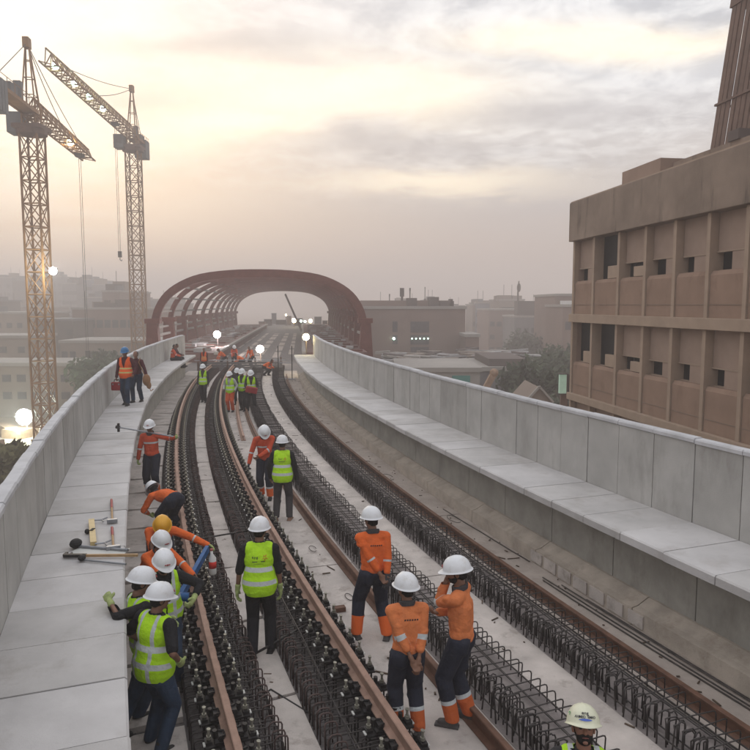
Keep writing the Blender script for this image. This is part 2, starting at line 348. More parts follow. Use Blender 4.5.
# ------------------------------------------------------------------ walkways, parapets, walls
def curve_things(side):
    sg = -1 if side == 'L' else 1
    UP = 0 if side == 'L' else .08
    if side == 'L': e, f, t1, tp = 2.37, 3.46, 43.5, 46.5      # walkway edge, parapet face
    else: e, f, t1, tp = 3.92, 5.14, 42.5, 43.8
    def S(a, t):
        if side == 'L': return -(a - .30 * min(1, max(0, (t - 24) / 18)))
        return a
    word = 'left' if side == 'L' else 'right'
    wk = thing('walkway', 'raised walkway of pale concrete planks ' + ('on the left, tools lying on it' if side == 'L' else 'on the right, empty'), 'walkway', 'raised walkways of the viaduct', W(sg * 3, 20, 0))
    pitch = .83; k = 0; t = T0
    while t < t1:
        b = MB(); te = t + pitch - .013
        zz = 1.35 + rng.uniform(-.004, .004); jo = rng.uniform(-.008, .008)
        prof = [(a, z) for a, z in ((e + jo, 1.235), (f + .005, 1.235), (f + .005, zz), (e + .02 + jo, zz), (e + jo, zz - .02))]
        i0 = len(b.v)
        for tt in (t, te):
            for (a, z) in prof: b.v.append(tuple(W(S(a, tt) if side == 'L' else a, tt, z)))
        n = 5
        for q in range(n): b.f.append((i0 + q, i0 + (q + 1) % n, i0 + n + (q + 1) % n, i0 + n + q)); b.m.append(0)
        b.f.append(tuple(i0 + q for q in reversed(range(n)))); b.f.append(tuple(i0 + n + q for q in range(n))); b.m += [0, 0]
        pbuild(b, 'slab_panel', 'plank' if rng.random() < .6 else 'plank2', wk)
        t += pitch; k += 1
    # support under the planks
    b = MB(); sweep(b, [(sg * (e + .28), 0), (sg * (e + .28 if side == 'R' else e + .28), 1.23), (sg * (f - .25), 1.23), (sg * (f - .25), 0)] if side == 'L' else rect(e + .56, e + .70, .33, 1.232), T0, t1, .83)
    if side == 'L':
        b = MB(); sweep(b, rect(-(e + .62), -(e + .48), 0, 1.232), T0, 24, .83)
        sweep(b, rect(-(e + .42), -(e + .30), 0, 1.232), 24.0, t1, .83)
        pbuild(b, 'support_wall', 'wall', wk)
    else:
        t = T0; i = 0
        while t < t1:
            b = MB(); sweep(b, rect(e + .56, e + .70, .33, 1.232), t, min(t + 1.66 - .018, t1), .83)
            pbuild(b, 'support_panel', 'wall', wk); t += 1.66
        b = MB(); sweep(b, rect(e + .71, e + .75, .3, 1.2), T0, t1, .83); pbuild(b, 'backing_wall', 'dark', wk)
    pr = thing('parapet_wall', f'long grey concrete parapet with upright panels behind the {word} walkway', 'parapet', 'parapets of the viaduct', W(sg * f, 20, 0))
    t = T0
    while t < tp:
        b = MB(); te = t + pitch - .016; o = rng.uniform(-.006, .006)
        for (z0, z1, b_) in ((1.0, 2.40 + UP, 0),):
            i0 = len(b.v); a0, a1 = f + .012 + o, f + .13
            for tt in (t, te):
                for (a, z) in ((a0, z0), (a1, z0), (a1, z1), (a0, z1)): b.v.append(tuple(W(S(a, tt) if side == 'L' else a, tt, z)))
            for q in range(4): b.f.append((i0 + q, i0 + (q + 1) % 4, i0 + 4 + (q + 1) % 4, i0 + 4 + q)); b.m.append(0)
            b.f.append((i0 + 3, i0 + 2, i0 + 1, i0)); b.f.append((i0 + 4, i0 + 5, i0 + 6, i0 + 7)); b.m += [0, 0]
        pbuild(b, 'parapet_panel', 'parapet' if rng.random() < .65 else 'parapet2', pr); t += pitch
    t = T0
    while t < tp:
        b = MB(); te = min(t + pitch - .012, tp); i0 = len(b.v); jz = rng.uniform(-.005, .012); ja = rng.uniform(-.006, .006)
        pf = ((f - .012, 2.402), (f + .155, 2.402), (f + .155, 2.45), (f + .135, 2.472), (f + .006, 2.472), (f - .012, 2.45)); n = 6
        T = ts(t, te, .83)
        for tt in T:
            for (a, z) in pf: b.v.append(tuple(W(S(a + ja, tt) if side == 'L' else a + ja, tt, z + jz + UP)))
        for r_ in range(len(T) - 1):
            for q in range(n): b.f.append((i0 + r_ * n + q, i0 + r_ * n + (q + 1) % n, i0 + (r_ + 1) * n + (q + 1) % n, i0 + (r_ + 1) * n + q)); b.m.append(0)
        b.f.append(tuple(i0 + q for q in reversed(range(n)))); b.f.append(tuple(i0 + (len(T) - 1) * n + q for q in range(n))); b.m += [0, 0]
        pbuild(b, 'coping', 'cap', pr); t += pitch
    # outer fascia closing the deck edge
    b = MB()
    i0 = 0
    sweep(b, rect(*( sorted((sg * (f + .135), sg * (f + .16)))), -.5, 2.398), T0, tp, .83, sf=(lambda t: .30 * min(1, max(0, (t - 24) / 18))) if side == 'L' else (lambda t: 0))
    pbuild(b, 'outer_face', 'wall', pr)
curve_things('L'); curve_things('R')
kb = thing('kerb', 'dusty concrete kerb ledge with a bevelled top along the foot of the right wall', 'kerb', None, W(4.3, 20, 0))
t = T0
while t < 42:
    b = MB(); sweep(b, [(4.17, 0), (4.60, 0), (4.60, .36), (4.44, .36), (4.27, .27), (4.17, .25)], t, min(t + 2.49 - .02, 42), .83)
    pbuild(b, 'kerb_block', 'kerb', kb); t += 2.49
b = MB()
for i in range(7):
    t = 7.2 + i * .42
    sweep(b, rect(4.150, 4.166, .04, .22), t, t + (.34 if i else .3), .4)
pbuild(b, 'pale_patch', 'slab', kb)

# ------------------------------------------------------------------ rails
def railprof(s, z, tilt=0):
    p = [(-.075, 0), (.075, 0), (.075, .014), (.014, .032), (.010, .125), (.036, .140), (.036, .165), (.028, .172), (-.028, .172), (-.036, .165), (-.036, .140), (-.010, .125), (-.014, .032), (-.075, .014)]
    return [(s + a, z + b) for a, b in p]
def make_rail(s, z, t0, t1, m, label, group, fast=False, sf=lambda t: 0.):
    r = thing('steel_rail', label, 'rail', group, W(s, (t0 + t1) / 2, z))
    b = MB(); sweep(b, railprof(s, z), t0, t1, .5, sf); pbuild(b, 'rail_bar', m, r, smooth=False)
    return r
rA = make_rail(-1.47, .33, -3, 50, 'rail', 'dusty pink-brown rail nearest the left walkway, held on bolted fastenings', 'rails of the left track')
rB = make_rail(0, .33, -3, 50, 'rail', 'dusty brown rail on bolted fastenings, passing right of the lone man in lime vest', 'rails of the left track')
rC = make_rail(1.03, .016, -3, 46, 'rail2', 'rusty rail lying loose on the slab behind the three orange-clad men', 'rails lying loose on the slab')
rD = make_rail(3.45, .016, -3, 43, 'rail2', 'rusty rail lying on the slab beside the right kerb', 'rails lying loose on the slab')
rE = make_rail(.66, .016, 22.5, 32, 'rail', 'short length of spare rail lying beside the men in lime vests far down the deck', None, sf=lambda t: (t - 27) * .015)
# fastening: base plate, clips, bolts with tags; one mesh shared by all copies, each copy a part of its rail
def fastening_mesh():
    b = MB()
    b.k = 0; b.box(-.30, .30, -.085, .085, .285, .305); b.box(-.19, .19, -.075, .075, .307, .327)
    for sx in (-1, 1):
        b.box(*sorted((sx * .085, sx * .145)), -.06, .06, .329, .365)
        b.tube([(sx * .15, -.05, .345), (sx * .13, -.055, .375), (sx * .075, -.04, .372), (sx * .07, 0, .358), (sx * .075, .04, .372), (sx * .13, .055, .375), (sx * .15, .05, .345)], .011, 6)
        b.tube([(sx * .26, .05, .02), (sx * .26, .05, .29)], .012, 5)
        b.tube([(sx * .26, -.05, .02), (sx * .26, -.05, .29)], .012, 5)
        b.box(*sorted((sx * .22, sx * .30)), -.05, .05, .307, .335)
        b.tube([(sx * .18, .03, .327), (sx * .18, .03, .40)], .028, 8)
        b.k = 1
        b.tube([(sx * .255, 0, .336), (sx * .255, 0, .43)], .016, 8); b.tube([(sx * .255, 0, .345), (sx * .255, 0, .375)], .030, 6)
        b.tube([(sx * .255, 0, .43), (sx * .255, 0, .445)], .024, 8)
        b.k = 2; b.box(*sorted((sx * .300, sx * .325)), -.050, .015, .300, .312)
        b.k = 0
    b.v = [(x * .80, y, z) for x, y, z in b.v]
    return b.mesh('fastening', ['iron', 'bolt', 'tag'])
fm = fastening_mesh()
def put(me, name, parent, s, t, z=0, extra=0):
    o = bpy.data.objects.new(name, me); COL.objects.link(o); o.parent = parent
    p = W(s, t, z) - Vector(parent.location); o.location = p; o.rotation_euler = (0, 0, heading(t) + extra); return o
for r, s in ((rA, -1.47), (rB, 0.)):
    t = 2.6; k = 0
    while t < 50 and k < 98: put(fm, 'rail_fastening', r, s, t + rng.uniform(-.02, .02), 0, rng.uniform(-.04, .04)); t += .37; k += 1

# ------------------------------------------------------------------ reinforcement cages
def Upts(x0, x1, h, y=0, r=.035, z0=0.):
    p = [(x0, y, z0)]
    for a in (0, 45, 90): p.append((x0 + r - r * cos(rad(a)), y, h - r + r * sin(rad(a))))
    for a in (90, 45, 0): p.append((x1 - r + r * cos(rad(a)), y, h - r + r * sin(rad(a))))
    p.append((x1, y, z0)); return p
def stirrup(b, w, kind, n, r, rg, f=lambda p: p):
    j = lambda a: rg.uniform(-a, a)
    if kind == 'R':    # open hooks: wide low loop and a taller narrow one on the inner side
        h = .25 + j(.015); b.k = 0
        b.tube([f(p) for p in Upts(.10 + j(.02), w + j(.02), h, j(.012))], r, n)
        b.tube([f((x, y + .04 + j(.02), z)) for x, y, z in Upts(0 + j(.012), .13 + j(.015), .33 + j(.025), 0, .04)], r * 1.15, n)
        b.tube([f((x, y - .07 + j(.02), z)) for x, y, z in Upts(.16 + j(.03), .16 + .11 + j(.02), .27 + j(.03), 0, .04)], r * 1.1, n)
        b.tube([f((x, y - .03 + j(.02), z)) for x, y, z in Upts(.05 + j(.012), .20 + j(.02), .29 + j(.025), 0, .04)], r * 1.1, n)
    else:
        h = .235 + j(.012)
        b.k = 0; b.tube([f(p) for p in Upts(.02 + j(.012), w - .02 + j(.012), h, j(.01))], r, n)
        b.tube([f((x, y + .03, z)) for x, y, z in Upts(.30 + j(.03), w - .16 + j(.02), h + .02, 0)], r, n)
        b.k = 1
        ex = (w - .12) if kind == 'A' else 0
        b.tube([f((x, y - .045 + j(.01), z)) for x, y, z in Upts(ex + j(.012), ex + .13 + j(.01), .30 + j(.02), 0, .04)], r * 1.2, n)
        b.k = 0
cages = [(-1.82, .86, 'A', 'dark reinforcement cage under the leftmost rail', .145), (-.58, .84, 'B', 'dense dark reinforcement cage left of the second rail, long straight rod on top', .145),
         (1.26, .70, 'R', 'row of bent reinforcement loops just behind the three orange-clad men', .15), (2.60, .68, 'R', 'row of bent reinforcement loops beside the rusty rail on the right', .15)]
for s0, w, kind, lab, pitch in cages:
    c = thing('rebar_cage', lab, 'rebar', 'reinforcement cages along the deck', W(s0 + w / 2, 20, 0))
    meshes = []
    for q in range(12):
        b = MB(); stirrup(b, w, kind, 6, .0075 if kind == 'R' else .007, rng); b.v = [(x - w / 2, y, z) for x, y, z in b.v]
        meshes.append(b.mesh('stirrup', ['rebar', 'rebar2'], smooth=True))
    t = 3.4; k = 0
    while k < 100:
        put(rng.choice(meshes), 'stirrup', c, s0 + w / 2, t, 0, rng.uniform(-.10, .10)).rotation_euler.x = rng.uniform(-.09, .09); t += pitch * rng.uniform(.8, 1.2); k += 1
    b = MB()
    while t < 49:
        stirrup(b, w, kind, 3, .0095, rng, f=lambda p, t=t: W(s0 + p[0], t + p[1], p[2])); t += pitch
    o = pbuild(b, 'far_stirrups', ['rebar', 'rebar2'], c); o['kind'] = 'stuff'
    for q, (a, z) in enumerate(((.03, .10), (w * .3, .222 if kind != 'R' else .05), (w * .55, .222), (w * .8, .222 if kind != 'R' else .06), (w - .04, .12))):
        b = MB(); ph = rng.uniform(0, 6)
        b.tube([W(s0 + a + .008 * sin(t * 1.3 + ph), t, z + .006 * sin(t * 2 + ph)) for t in ts(2.5, 49, .8)], .009, 5); pbuild(b, 'long_bar', 'rebar', c)
    if kind in 'AB':     # dense lower mat seen between the loops
        b = MB(); t = 2.6
        while t < 49:
            b.tube([W(s0 + .03, t, .075), W(s0 + w - .03, t + rng.uniform(-.03, .03), .075 + rng.uniform(-.02, .05))], .008, 3, False); t += .075 if t < 16 else .15
        o = pbuild(b, 'lower_mat', 'rebar', c); o['kind'] = 'stuff'
# loose rods and cross bars
def rod(name, pts, r, m, label, cat='rod', group=None):
    b = MB(); b.tube(pts, r, 6); o = b.build(name, m, smooth=True); return tag(o, label, cat, group)
rod('straight_rod', [W(-.40, 5.6, .285), W(-.33, 8.0, .29), W(-.33, 9.9, .285)], .008, 'rebar', 'long thin grey rod lying on the dense cage beside the second rail', 'rod')
rod('cross_bar', [W(-1.0, 8.25, .03), W(-.2, 8.35, .30)], .016, 'iron', 'grey bar across the slab strip behind the heels of the man in the lime vest', 'rod')
rod('cross_bar', [W(-1.45, 12.3, .25), W(-.1, 12.5, .28)], .016, 'iron', 'dark bar bridging both cages behind the yellow helmet', 'rod')
rod('short_rod', [W(-1.0, 7.35, .03), W(-.85, 7.45, .035), W(-.50, 6.75, .03)], .011, 'iron', 'bent dark rod on the slab strip in front of the man seen from behind', 'rod')
rod('slab_line_bar', [W(3.27 + .01 * sin(t), t, .026) for t in ts(2, 42, 1)], .010, 'rebar', 'long thin bar between the right loops and the rusty rail', 'rod')
for i, (sa, ta, sb, tb) in enumerate(((3.93, 9.3, 4.04, 4.2), (4.02, 8.9, 4.10, 4.0), (3.86, 9.2, 3.98, 3.8), (4.06, 8.3, 4.12, 3.6), (3.95, 13.4, 4.10, 10.0))):
    rod('loose_bar', [W(sa + (sb - sa) * q / 6 + rng.uniform(-.008, .008), ta + (tb - ta) * q / 6, .03 + .012 * (i % 2)) for q in range(7)], .010, 'rebar',
        ['longest of the bars bundled at the foot of the right kerb', 'loose bar next to the kerb blocks, second of the bundle', 'loose bar on the rail side of the bundle by the kerb', 'short loose bar tight against the kerb blocks', 'single thin bar lying farther along the right kerb'][i], 'rod', 'loose bars by the kerb')
b = MB()
for i in range(420):
    t = 3 + 40 * rng.random() ** 1.3; z0 = rng.choice([(3.5, 4.15), (3.5, 4.15), (2.0, 2.6), (.35, .95), (-.92, -.62), (-2.7, -1.9)])
    s = rng.uniform(*z0); a = rng.uniform(0, pi); l = rng.choice([.01, .02, .03, .05, .09]) * rng.uniform(.6, 1.3); w_ = rng.uniform(.004, .012)
    p = W(s, t, .024); dx, dy = cos(a) * l, sin(a) * l
    b.obox(p, ((cos(a), sin(a), 0), (-sin(a), cos(a), 0), (0, 0, 1)), l, w_, .006)
tag(b.build('debris', 'debris'), 'small chips, twigs and off-cuts scattered over the slabs', 'debris', kind='stuff')
# curled wires
for i, (s, t, r) in enumerate(((.75, 9.6, .10), (.72, 11.8, .12), (3.85, 12.6, .2), (3.7, 16.5, .25))):
    rod('wire_coil', [W(s + r * cos(a) * .5, t + r * sin(a) * 1.3, .03 + .01 * (i % 3)) for a in np.linspace(0, 5.4, 16)], .006, 'wire',
        ['small loop of dark wire on the slab left of the spread-legged man in orange', 'larger loop of wire on the slab ahead of the spread-legged man', 'curled wire on the dusty slab by the right kerb', 'wide curl of wire farther along the right kerb'][i], 'wire', 'curled wires on the slab')
# wooden blocks on slab near third rail
bb = MB(); p = W(.48, 9.2, 0); bb.obox((p.x, p.y, .05), ((.95, .3, 0), (-.3, .95, 0), (0, 0, 1)), .09, .05, .034); tag(bb.build('brick', 'rail2', bevel=.004), 'red-brown brick lying beside the second rail', 'brick')
# bulkhead of stacked timber and mesh crossing the deck
bk = thing('bulkhead', 'low dark barrier of timber and mesh crossing the whole deck before the station', 'barrier', None, W(0, 46.5, 0))
b = MB()
for i in range(4): b.bar(W(-2.4, 47 + i * .02, .10 + .16 * i), W(3.2, 46.6 + i * .02, .10 + .16 * i), .05, .14)
pbuild(b, 'boards', 'house_grey', bk)
b = MB(); b.tube([W(-2.5, 46.6, .78), W(.5, 46.5, .80), W(3.4, 46.3, .78)], .03, 6); pbuild(b, 'top_rail', 'steelg', bk)
for s in (-2.3, -.4, 1.4, 3.1):
    b = MB(); b.bar(W(s, 46.85, 0), W(s, 46.85, .95), .08); pbuild(b, 'post', 'brown', bk)
fr = thing('barrier_frame', 'dark upright metal frame at the start of the right walkway', 'frame', None, W(3.5, 42, 0))
for s, t in ((2.95, 41.5), (3.75, 41.2)):
    b = MB(); b.tube([W(s, t, 0), W(s, t, 2.0)], .03, 6); pbuild(b, 'post', 'iron', fr)
b = MB(); b.tube([W(2.95, 41.5, .06), W(3.95, 41, .06)], .035, 6); b.tube([W(2.95, 41.5, 1.0), W(3.75, 41.2, 1.0)], .02, 6); pbuild(b, 'cross_bar', 'steelg', fr)

#@@PART2
# ------------------------------------------------------------------ far station: arched steel ribs over the tracks
def ST(u, d, z):      # u across from the station centre line, d metres in front of the camera along the deck
    t = TE + (d - 48.1) / cos(THE); return W(1.15 + u * .965, t, z)
st = thing('station', 'unfinished station of maroon steel arches spanning the end of the viaduct', 'station', None, ST(0, 60, 0))
ribn = [(-9.35, .2), (-9.25, 1.6), (-9.15, 3.1), (-8.75, 4.35), (-7.95, 5.45), (-6.7, 6.3), (-5.0, 6.93), (-2.6, 7.25), (0, 7.33), (2.6, 7.25), (5.0, 6.93), (6.7, 6.3), (7.95, 5.45), (8.75, 4.35), (9.15, 3.1), (9.25, 1.6), (9.35, .2)]
def smoothpath(p, k=3):
    P = [Vector((a, 0, c)) for a, c in p]; out = []
    for i in range(len(P) - 1):
        p0 = P[max(i - 1, 0)]; p1 = P[i]; p2 = P[i + 1]; p3 = P[min(i + 2, len(P) - 1)]
        for q in range(k):
            t = q / k; out.append(.5 * ((2 * p1) + (p2 - p0) * t + (2 * p0 - 5 * p1 + 4 * p2 - p3) * t * t + (3 * p1 - p0 - 3 * p2 + p3) * t ** 3))
    out.append(P[-1]); return [(v.x, v.z) for v in out]
rp = smoothpath(ribn)
def rib(b, d, depth, wid, path=None, off=0.):
    path = path or rp; n = len(path); ring = []
    for i, (u, z) in enumerate(path):
        a = path[max(i - 1, 0)]; c = path[min(i + 1, n - 1)]; tx, tz = c[0] - a[0], c[1] - a[1]; l = math.hypot(tx, tz); nx, nz = tz / l, -tx / l
        for (dn, dy) in ((off, 0), (off + depth, 0), (off + depth, wid), (off, wid)): ring.append(ST(u + nx * dn, d + dy, z + nz * dn))
    i0 = len(b.v); b.v += [tuple(p) for p in ring]
    for i in range(n - 1):
        for k in range(4): b.f.append((i0 + i * 4 + k, i0 + i * 4 + (k + 1) % 4, i0 + (i + 1) * 4 + (k + 1) % 4, i0 + (i + 1) * 4 + k)); b.m.append(0)
    b.f.append((i0, i0 + 1, i0 + 2, i0 + 3)); b.f.append((i0 + 4 * n - 1, i0 + 4 * n - 2, i0 + 4 * n - 3, i0 + 4 * n - 4)); b.m += [0, 0]
for i in range(11):
    d = 58 + 7.0 * i
    b = MB(); rib(b, d, .36 if i else .56, .28)
    rib(b, d - .08, .08, .40, off=.565 if i == 0 else .345)      # flange
    pbuild(b, 'arch_rib', 'steel', st)
    for sg in (-1, 1):
        b = MB()
        c = [ST(sg * (9.05 + dx), d + dy, z) for z, e in ((-.2, .62), (2.9, .42)) for dx, dy in ((-e, -.3), (e, -.3), (e, .6), (-e, .6))]
        b.hexa(c); c = [ST(sg * (9.0 + dx), d + dy, z) for z, e in ((2.9, .62), (3.3, .62)) for dx, dy in ((-e, -.4), (e, -.4), (e, .7), (-e, .7))]; b.hexa(c)
        pbuild(b, 'column', 'steel', st)
for k, idx in enumerate((5, 8, 11, 14, 17, 20, 23, 26, 28, 32, 36, 40, 43)):
    u, z = rp[idx]; b = MB(); b.bar(ST(u * .985, 58.3, z - .1), ST(u * .985, 128, z - .1), .16, .16); pbuild(b, 'purlin', 'house_pale' if idx < 16 else 'steel', st)
for sg in (-1, 1):
    b = MB(); b.bar(ST(sg * 8.9, 58.3, 1.9), ST(sg * 8.9, 128, 1.9), .14, .2); pbuild(b, 'side_rail', 'house_pale', st)
# cladding: closed over the crown and the right flank, open high on the left, with slots between the bays
for i in range(10):
    d0, d1 = 58.9 + 7 * i, 63.9 + 7 * i
    segs = [(29, 35), (36, 43)] if i < 3 else [(24, 28), (29, 35), (36, 43)]
    for (a, e) in segs:
        b = MB(); path = rp[a:e]
        n = len(path); i0 = len(b.v)
        for j, (u, z) in enumerate(path):
            q0 = path[max(j - 1, 0)]; q1 = path[min(j + 1, n - 1)]; tx, tz = q1[0] - q0[0], q1[1] - q0[1]; l = math.hypot(tx, tz); nx, nz = tz / l, -tx / l
            for dn, dd in ((.05, d0), (.12, d0), (.12, d1), (.05, d1)): b.v.append(tuple(ST(u + nx * dn, dd, z + nz * dn)))
        for j in range(n - 1):
            for k in range(4): b.f.append((i0 + j * 4 + k, i0 + j * 4 + (k + 1) % 4, i0 + (j + 1) * 4 + (k + 1) % 4, i0 + (j + 1) * 4 + k)); b.m.append(0)
        b.f.append((i0, i0 + 1, i0 + 2, i0 + 3)); b.m.append(0); b.f.append((i0 + 4 * n - 1, i0 + 4 * n - 2, i0 + 4 * n - 3, i0 + 4 * n - 4)); b.m.append(0)
        pbuild(b, 'roof_panel', 'clad', st)
# platforms both sides with pale strips
for sg, a0, a1, nm in ((-1, 3.3, 8.7, 'platform'), (1, 3.6, 8.8, 'platform')):
    b = MB(); b.hexa([ST(sg * a, d, z) for z in (.02, .72) for a, d in ((a0, 54), (a1, 54), (a1, 135), (a0, 135))]); pbuild(b, nm, 'stfloor', st)
    b = MB(); b.hexa([ST(sg * a, d, z) for z in (.60, .80) for a, d in ((a0 - .12, 53.9), (a0 + .2, 53.9), (a0 + .2, 135.1), (a0 - .12, 135.1))]); pbuild(b, 'platform_edge', 'house_pale', st)
    for q in range(34):
        b = MB(); d = 55 + q * 2.2; u0 = a0 + .5 + rng.uniform(0, .8); u1 = a1 - .3 - rng.uniform(0, 1.5)
        b.bar(ST(sg * u0, d, .80), ST(sg * u1, d + rng.uniform(-.4, .4), .80), rng.uniform(.15, .4), .14); pbuild(b, 'floor_beam', 'house_pale' if q % 2 else 'steel', st)
    for q in range(26):
        b = MB(); d = 55 + q * 2.6 + rng.uniform(-.8, .8); u = sg * rng.uniform(a0 + .8, a1 - .6); h = rng.uniform(.1, .35)
        b.obox(ST(u, d, .76 + h / 2), ((1, 0, 0), (0, 1, 0), (0, 0, 1)), rng.uniform(.1, .4), rng.uniform(.2, .9), h / 2); pbuild(b, 'floor_slab', 'roofsheet', st)
for q, (px_, dp, w_, h_, m_) in enumerate(((268, 150, 1.6, 1.3, 'house_dark'), (274, 165, 1.0, 2.4, 'house_grey'), (281, 158, 2.2, 1.0, 'house_dark'), (289, 155, .9, 1.9, 'house_pink'), (298, 150, 1.8, 1.5, 'house_dark'), (318, 152, 1.5, 1.8, 'house_grey'), (325, 146, 1.0, 1.1, 'house_dark'), (262, 142, 1.2, 1.0, 'house_pink'))):
    x = (px_ - 375) / 700 * dp; t = thing('site_box', ['low dark site box leftmost but one beyond the station', 'tall thin grey locker beyond the station', 'wide low dark crate beyond the station', 'upright pinkish locker beyond the station', 'dark crate just left of the green lamps', 'grey box right of the amber lamp', 'small dark box rightmost beyond the station', 'leftmost pinkish box beyond the station'][q], 'box', 'boxes on the far deck', (x, dp, 0))
    b = MB(); b.box(x - w_ / 2, x + w_ / 2, dp, dp + 1.2, 0.01, h_); pbuild(b, 'case', m_, t, bevel=.05); b = MB(); b.box(x - w_ / 2 - .06, x + w_ / 2 + .06, dp - .06, dp + 1.26, h_, h_ + .08); pbuild(b, 'lid', 'house_grey', t)
# slim mast leaning in the opening
b = MB(); b.tube([ST(3.5, 100, .7), ST(1.0, 108, 6.0)], .16, 6); tag(b.build('leaning_pole', 'house_dark'), 'thin dark pole leaning inside the far mouth of the station', 'pole')

# ------------------------------------------------------------------ flood lights
def lamp(name, label, p, r, m, power, col, stand=None, group=None, base=-11., r_l=.25):
    t = thing(name, label, 'light', group, (p[0], p[1], p[2]))
    b = MB(); b.ball(p, r, 14, 8, (1, .5, 1)); pbuild(b, 'lens', m, t, True)
    b = MB(); b.bar((p[0], p[1] + r * .55, p[2]), (p[0], p[1] + r * .9, p[2]), r * 1.5, r * 1.4); pbuild(b, 'housing', 'iron', t)
    if stand: b = MB(); b.tube([(p[0], p[1] + r * .7, base), (p[0], p[1] + r * .7, p[2])], stand, 6); pbuild(b, 'stand', 'house_dark', t)
    if power:
        l = bpy.data.lights.new('glow', 'POINT'); l.energy = power; l.color = col; l.shadow_soft_size = r_l
        o = bpy.data.objects.new('lamp_bulb', l); COL.objects.link(o); o.parent = t; o.location = (0, -r * 1.2, 0)
def PX(px, py, dep):   # point seen at photo pixel (px, py) at distance dep
    th = rad(5.71); c, s = cos(th), sin(th); d = Vector(((px - 375), 700 * c - (py - 375) * s, -(py - 375) * c - 700 * s)); k = dep / d.y; return Vector((d.x * k, dep, 4.4 + d.z * k))
lamp('floodlight', 'white floodlight shining from the mast of the left tower crane', PX(53, 271, 73.5), .42, 'lampw', 1000, (.9, 1, .95), None, r_l=.4)
lamp('floodlight', 'large greenish-white floodlight on a post below the left parapet', PX(24, 417, 80), .95, 'lampw', 5500, (.80, 1, .86), .06, r_l=.9)
lamp('floodlight', 'white floodlight on a stand on the left platform of the station', PX(217, 334.5, 62), .32, 'lampr', 400, (1, .93, .97), .05, base=.7, r_l=.3)
lamp('work_light', 'bright warm work light low above the deck before the station', PX(260, 349, 52), .28, 'lampr', 240, (1, .86, .68), .04, base=0, r_l=.25)
lamp('work_light', 'yellowish work lamp at the start of the right parapet', PX(306, 337, 44.5), .22, 'lampy', 80, (1, .85, .45), .04, base=1.3, r_l=.2)
lamp('work_light', 'orange lamp far beyond the station opening', PX(294, 320.5, 140), .45, 'lampy', 0, None, .1, base=0)
lamp('work_light', 'amber lamp right of the greenish lamps beyond the station', PX(310.5, 321, 140), .38, 'lampy', 0, None, .1, base=0)
lamp('work_light', 'green-white lamp left of its twin beyond the station', PX(301, 321, 142), .26, 'lampg', 0, None, .1, base=0)
lamp('work_light', 'green-white lamp right of its twin beyond the station', PX(305, 321.5, 142), .24, 'lampg', 0, None, .1, base=0)
lamp('work_light', 'tiny pale lamp high on a mast in the station mouth', PX(286, 315, 150), .20, 'lampy', 0, None, .08, base=-11)

# ------------------------------------------------------------------ tower cranes
def lattice(b, p0, p1, w, seg, r, tri=False, up=None, w1=None):
    p0 = Vector(p0); p1 = Vector(p1); D = p1 - p0; L_ = D.length; D.normalize(); U = Vector(up or (1, 0, 0)); X = (U - D * U.dot(D)).normalized(); Y = D.cross(X)
    n = max(2, int(L_ / seg)); w1 = w1 or w
    def cor(i):
        ww = w + (w1 - w) * i / n; c = p0 + D * L_ * i / n
        if tri: return [c - Y * ww / 2, c + Y * ww / 2, c + X * ww * .9]
        return [c + X * a * ww / 2 + Y * e * ww / 2 for a, e in ((-1, -1), (1, -1), (1, 1), (-1, 1))]
    m = 3 if tri else 4
    A, Z = cor(0), cor(n)
    for k in range(m): b.tube([A[k], Z[k]], r, 5)
    for i in range(n):
        a, z = cor(i), cor(i + 1)
        for k in range(m):
            b.tube([a[k], a[(k + 1) % m]], r * .6, 4, False)
            b.tube([a[k], z[(k + 1) % m]], r * .5, 4, False)
            if not tri: b.tube([a[(k + 1) % m], z[k]], r * .5, 4, False)
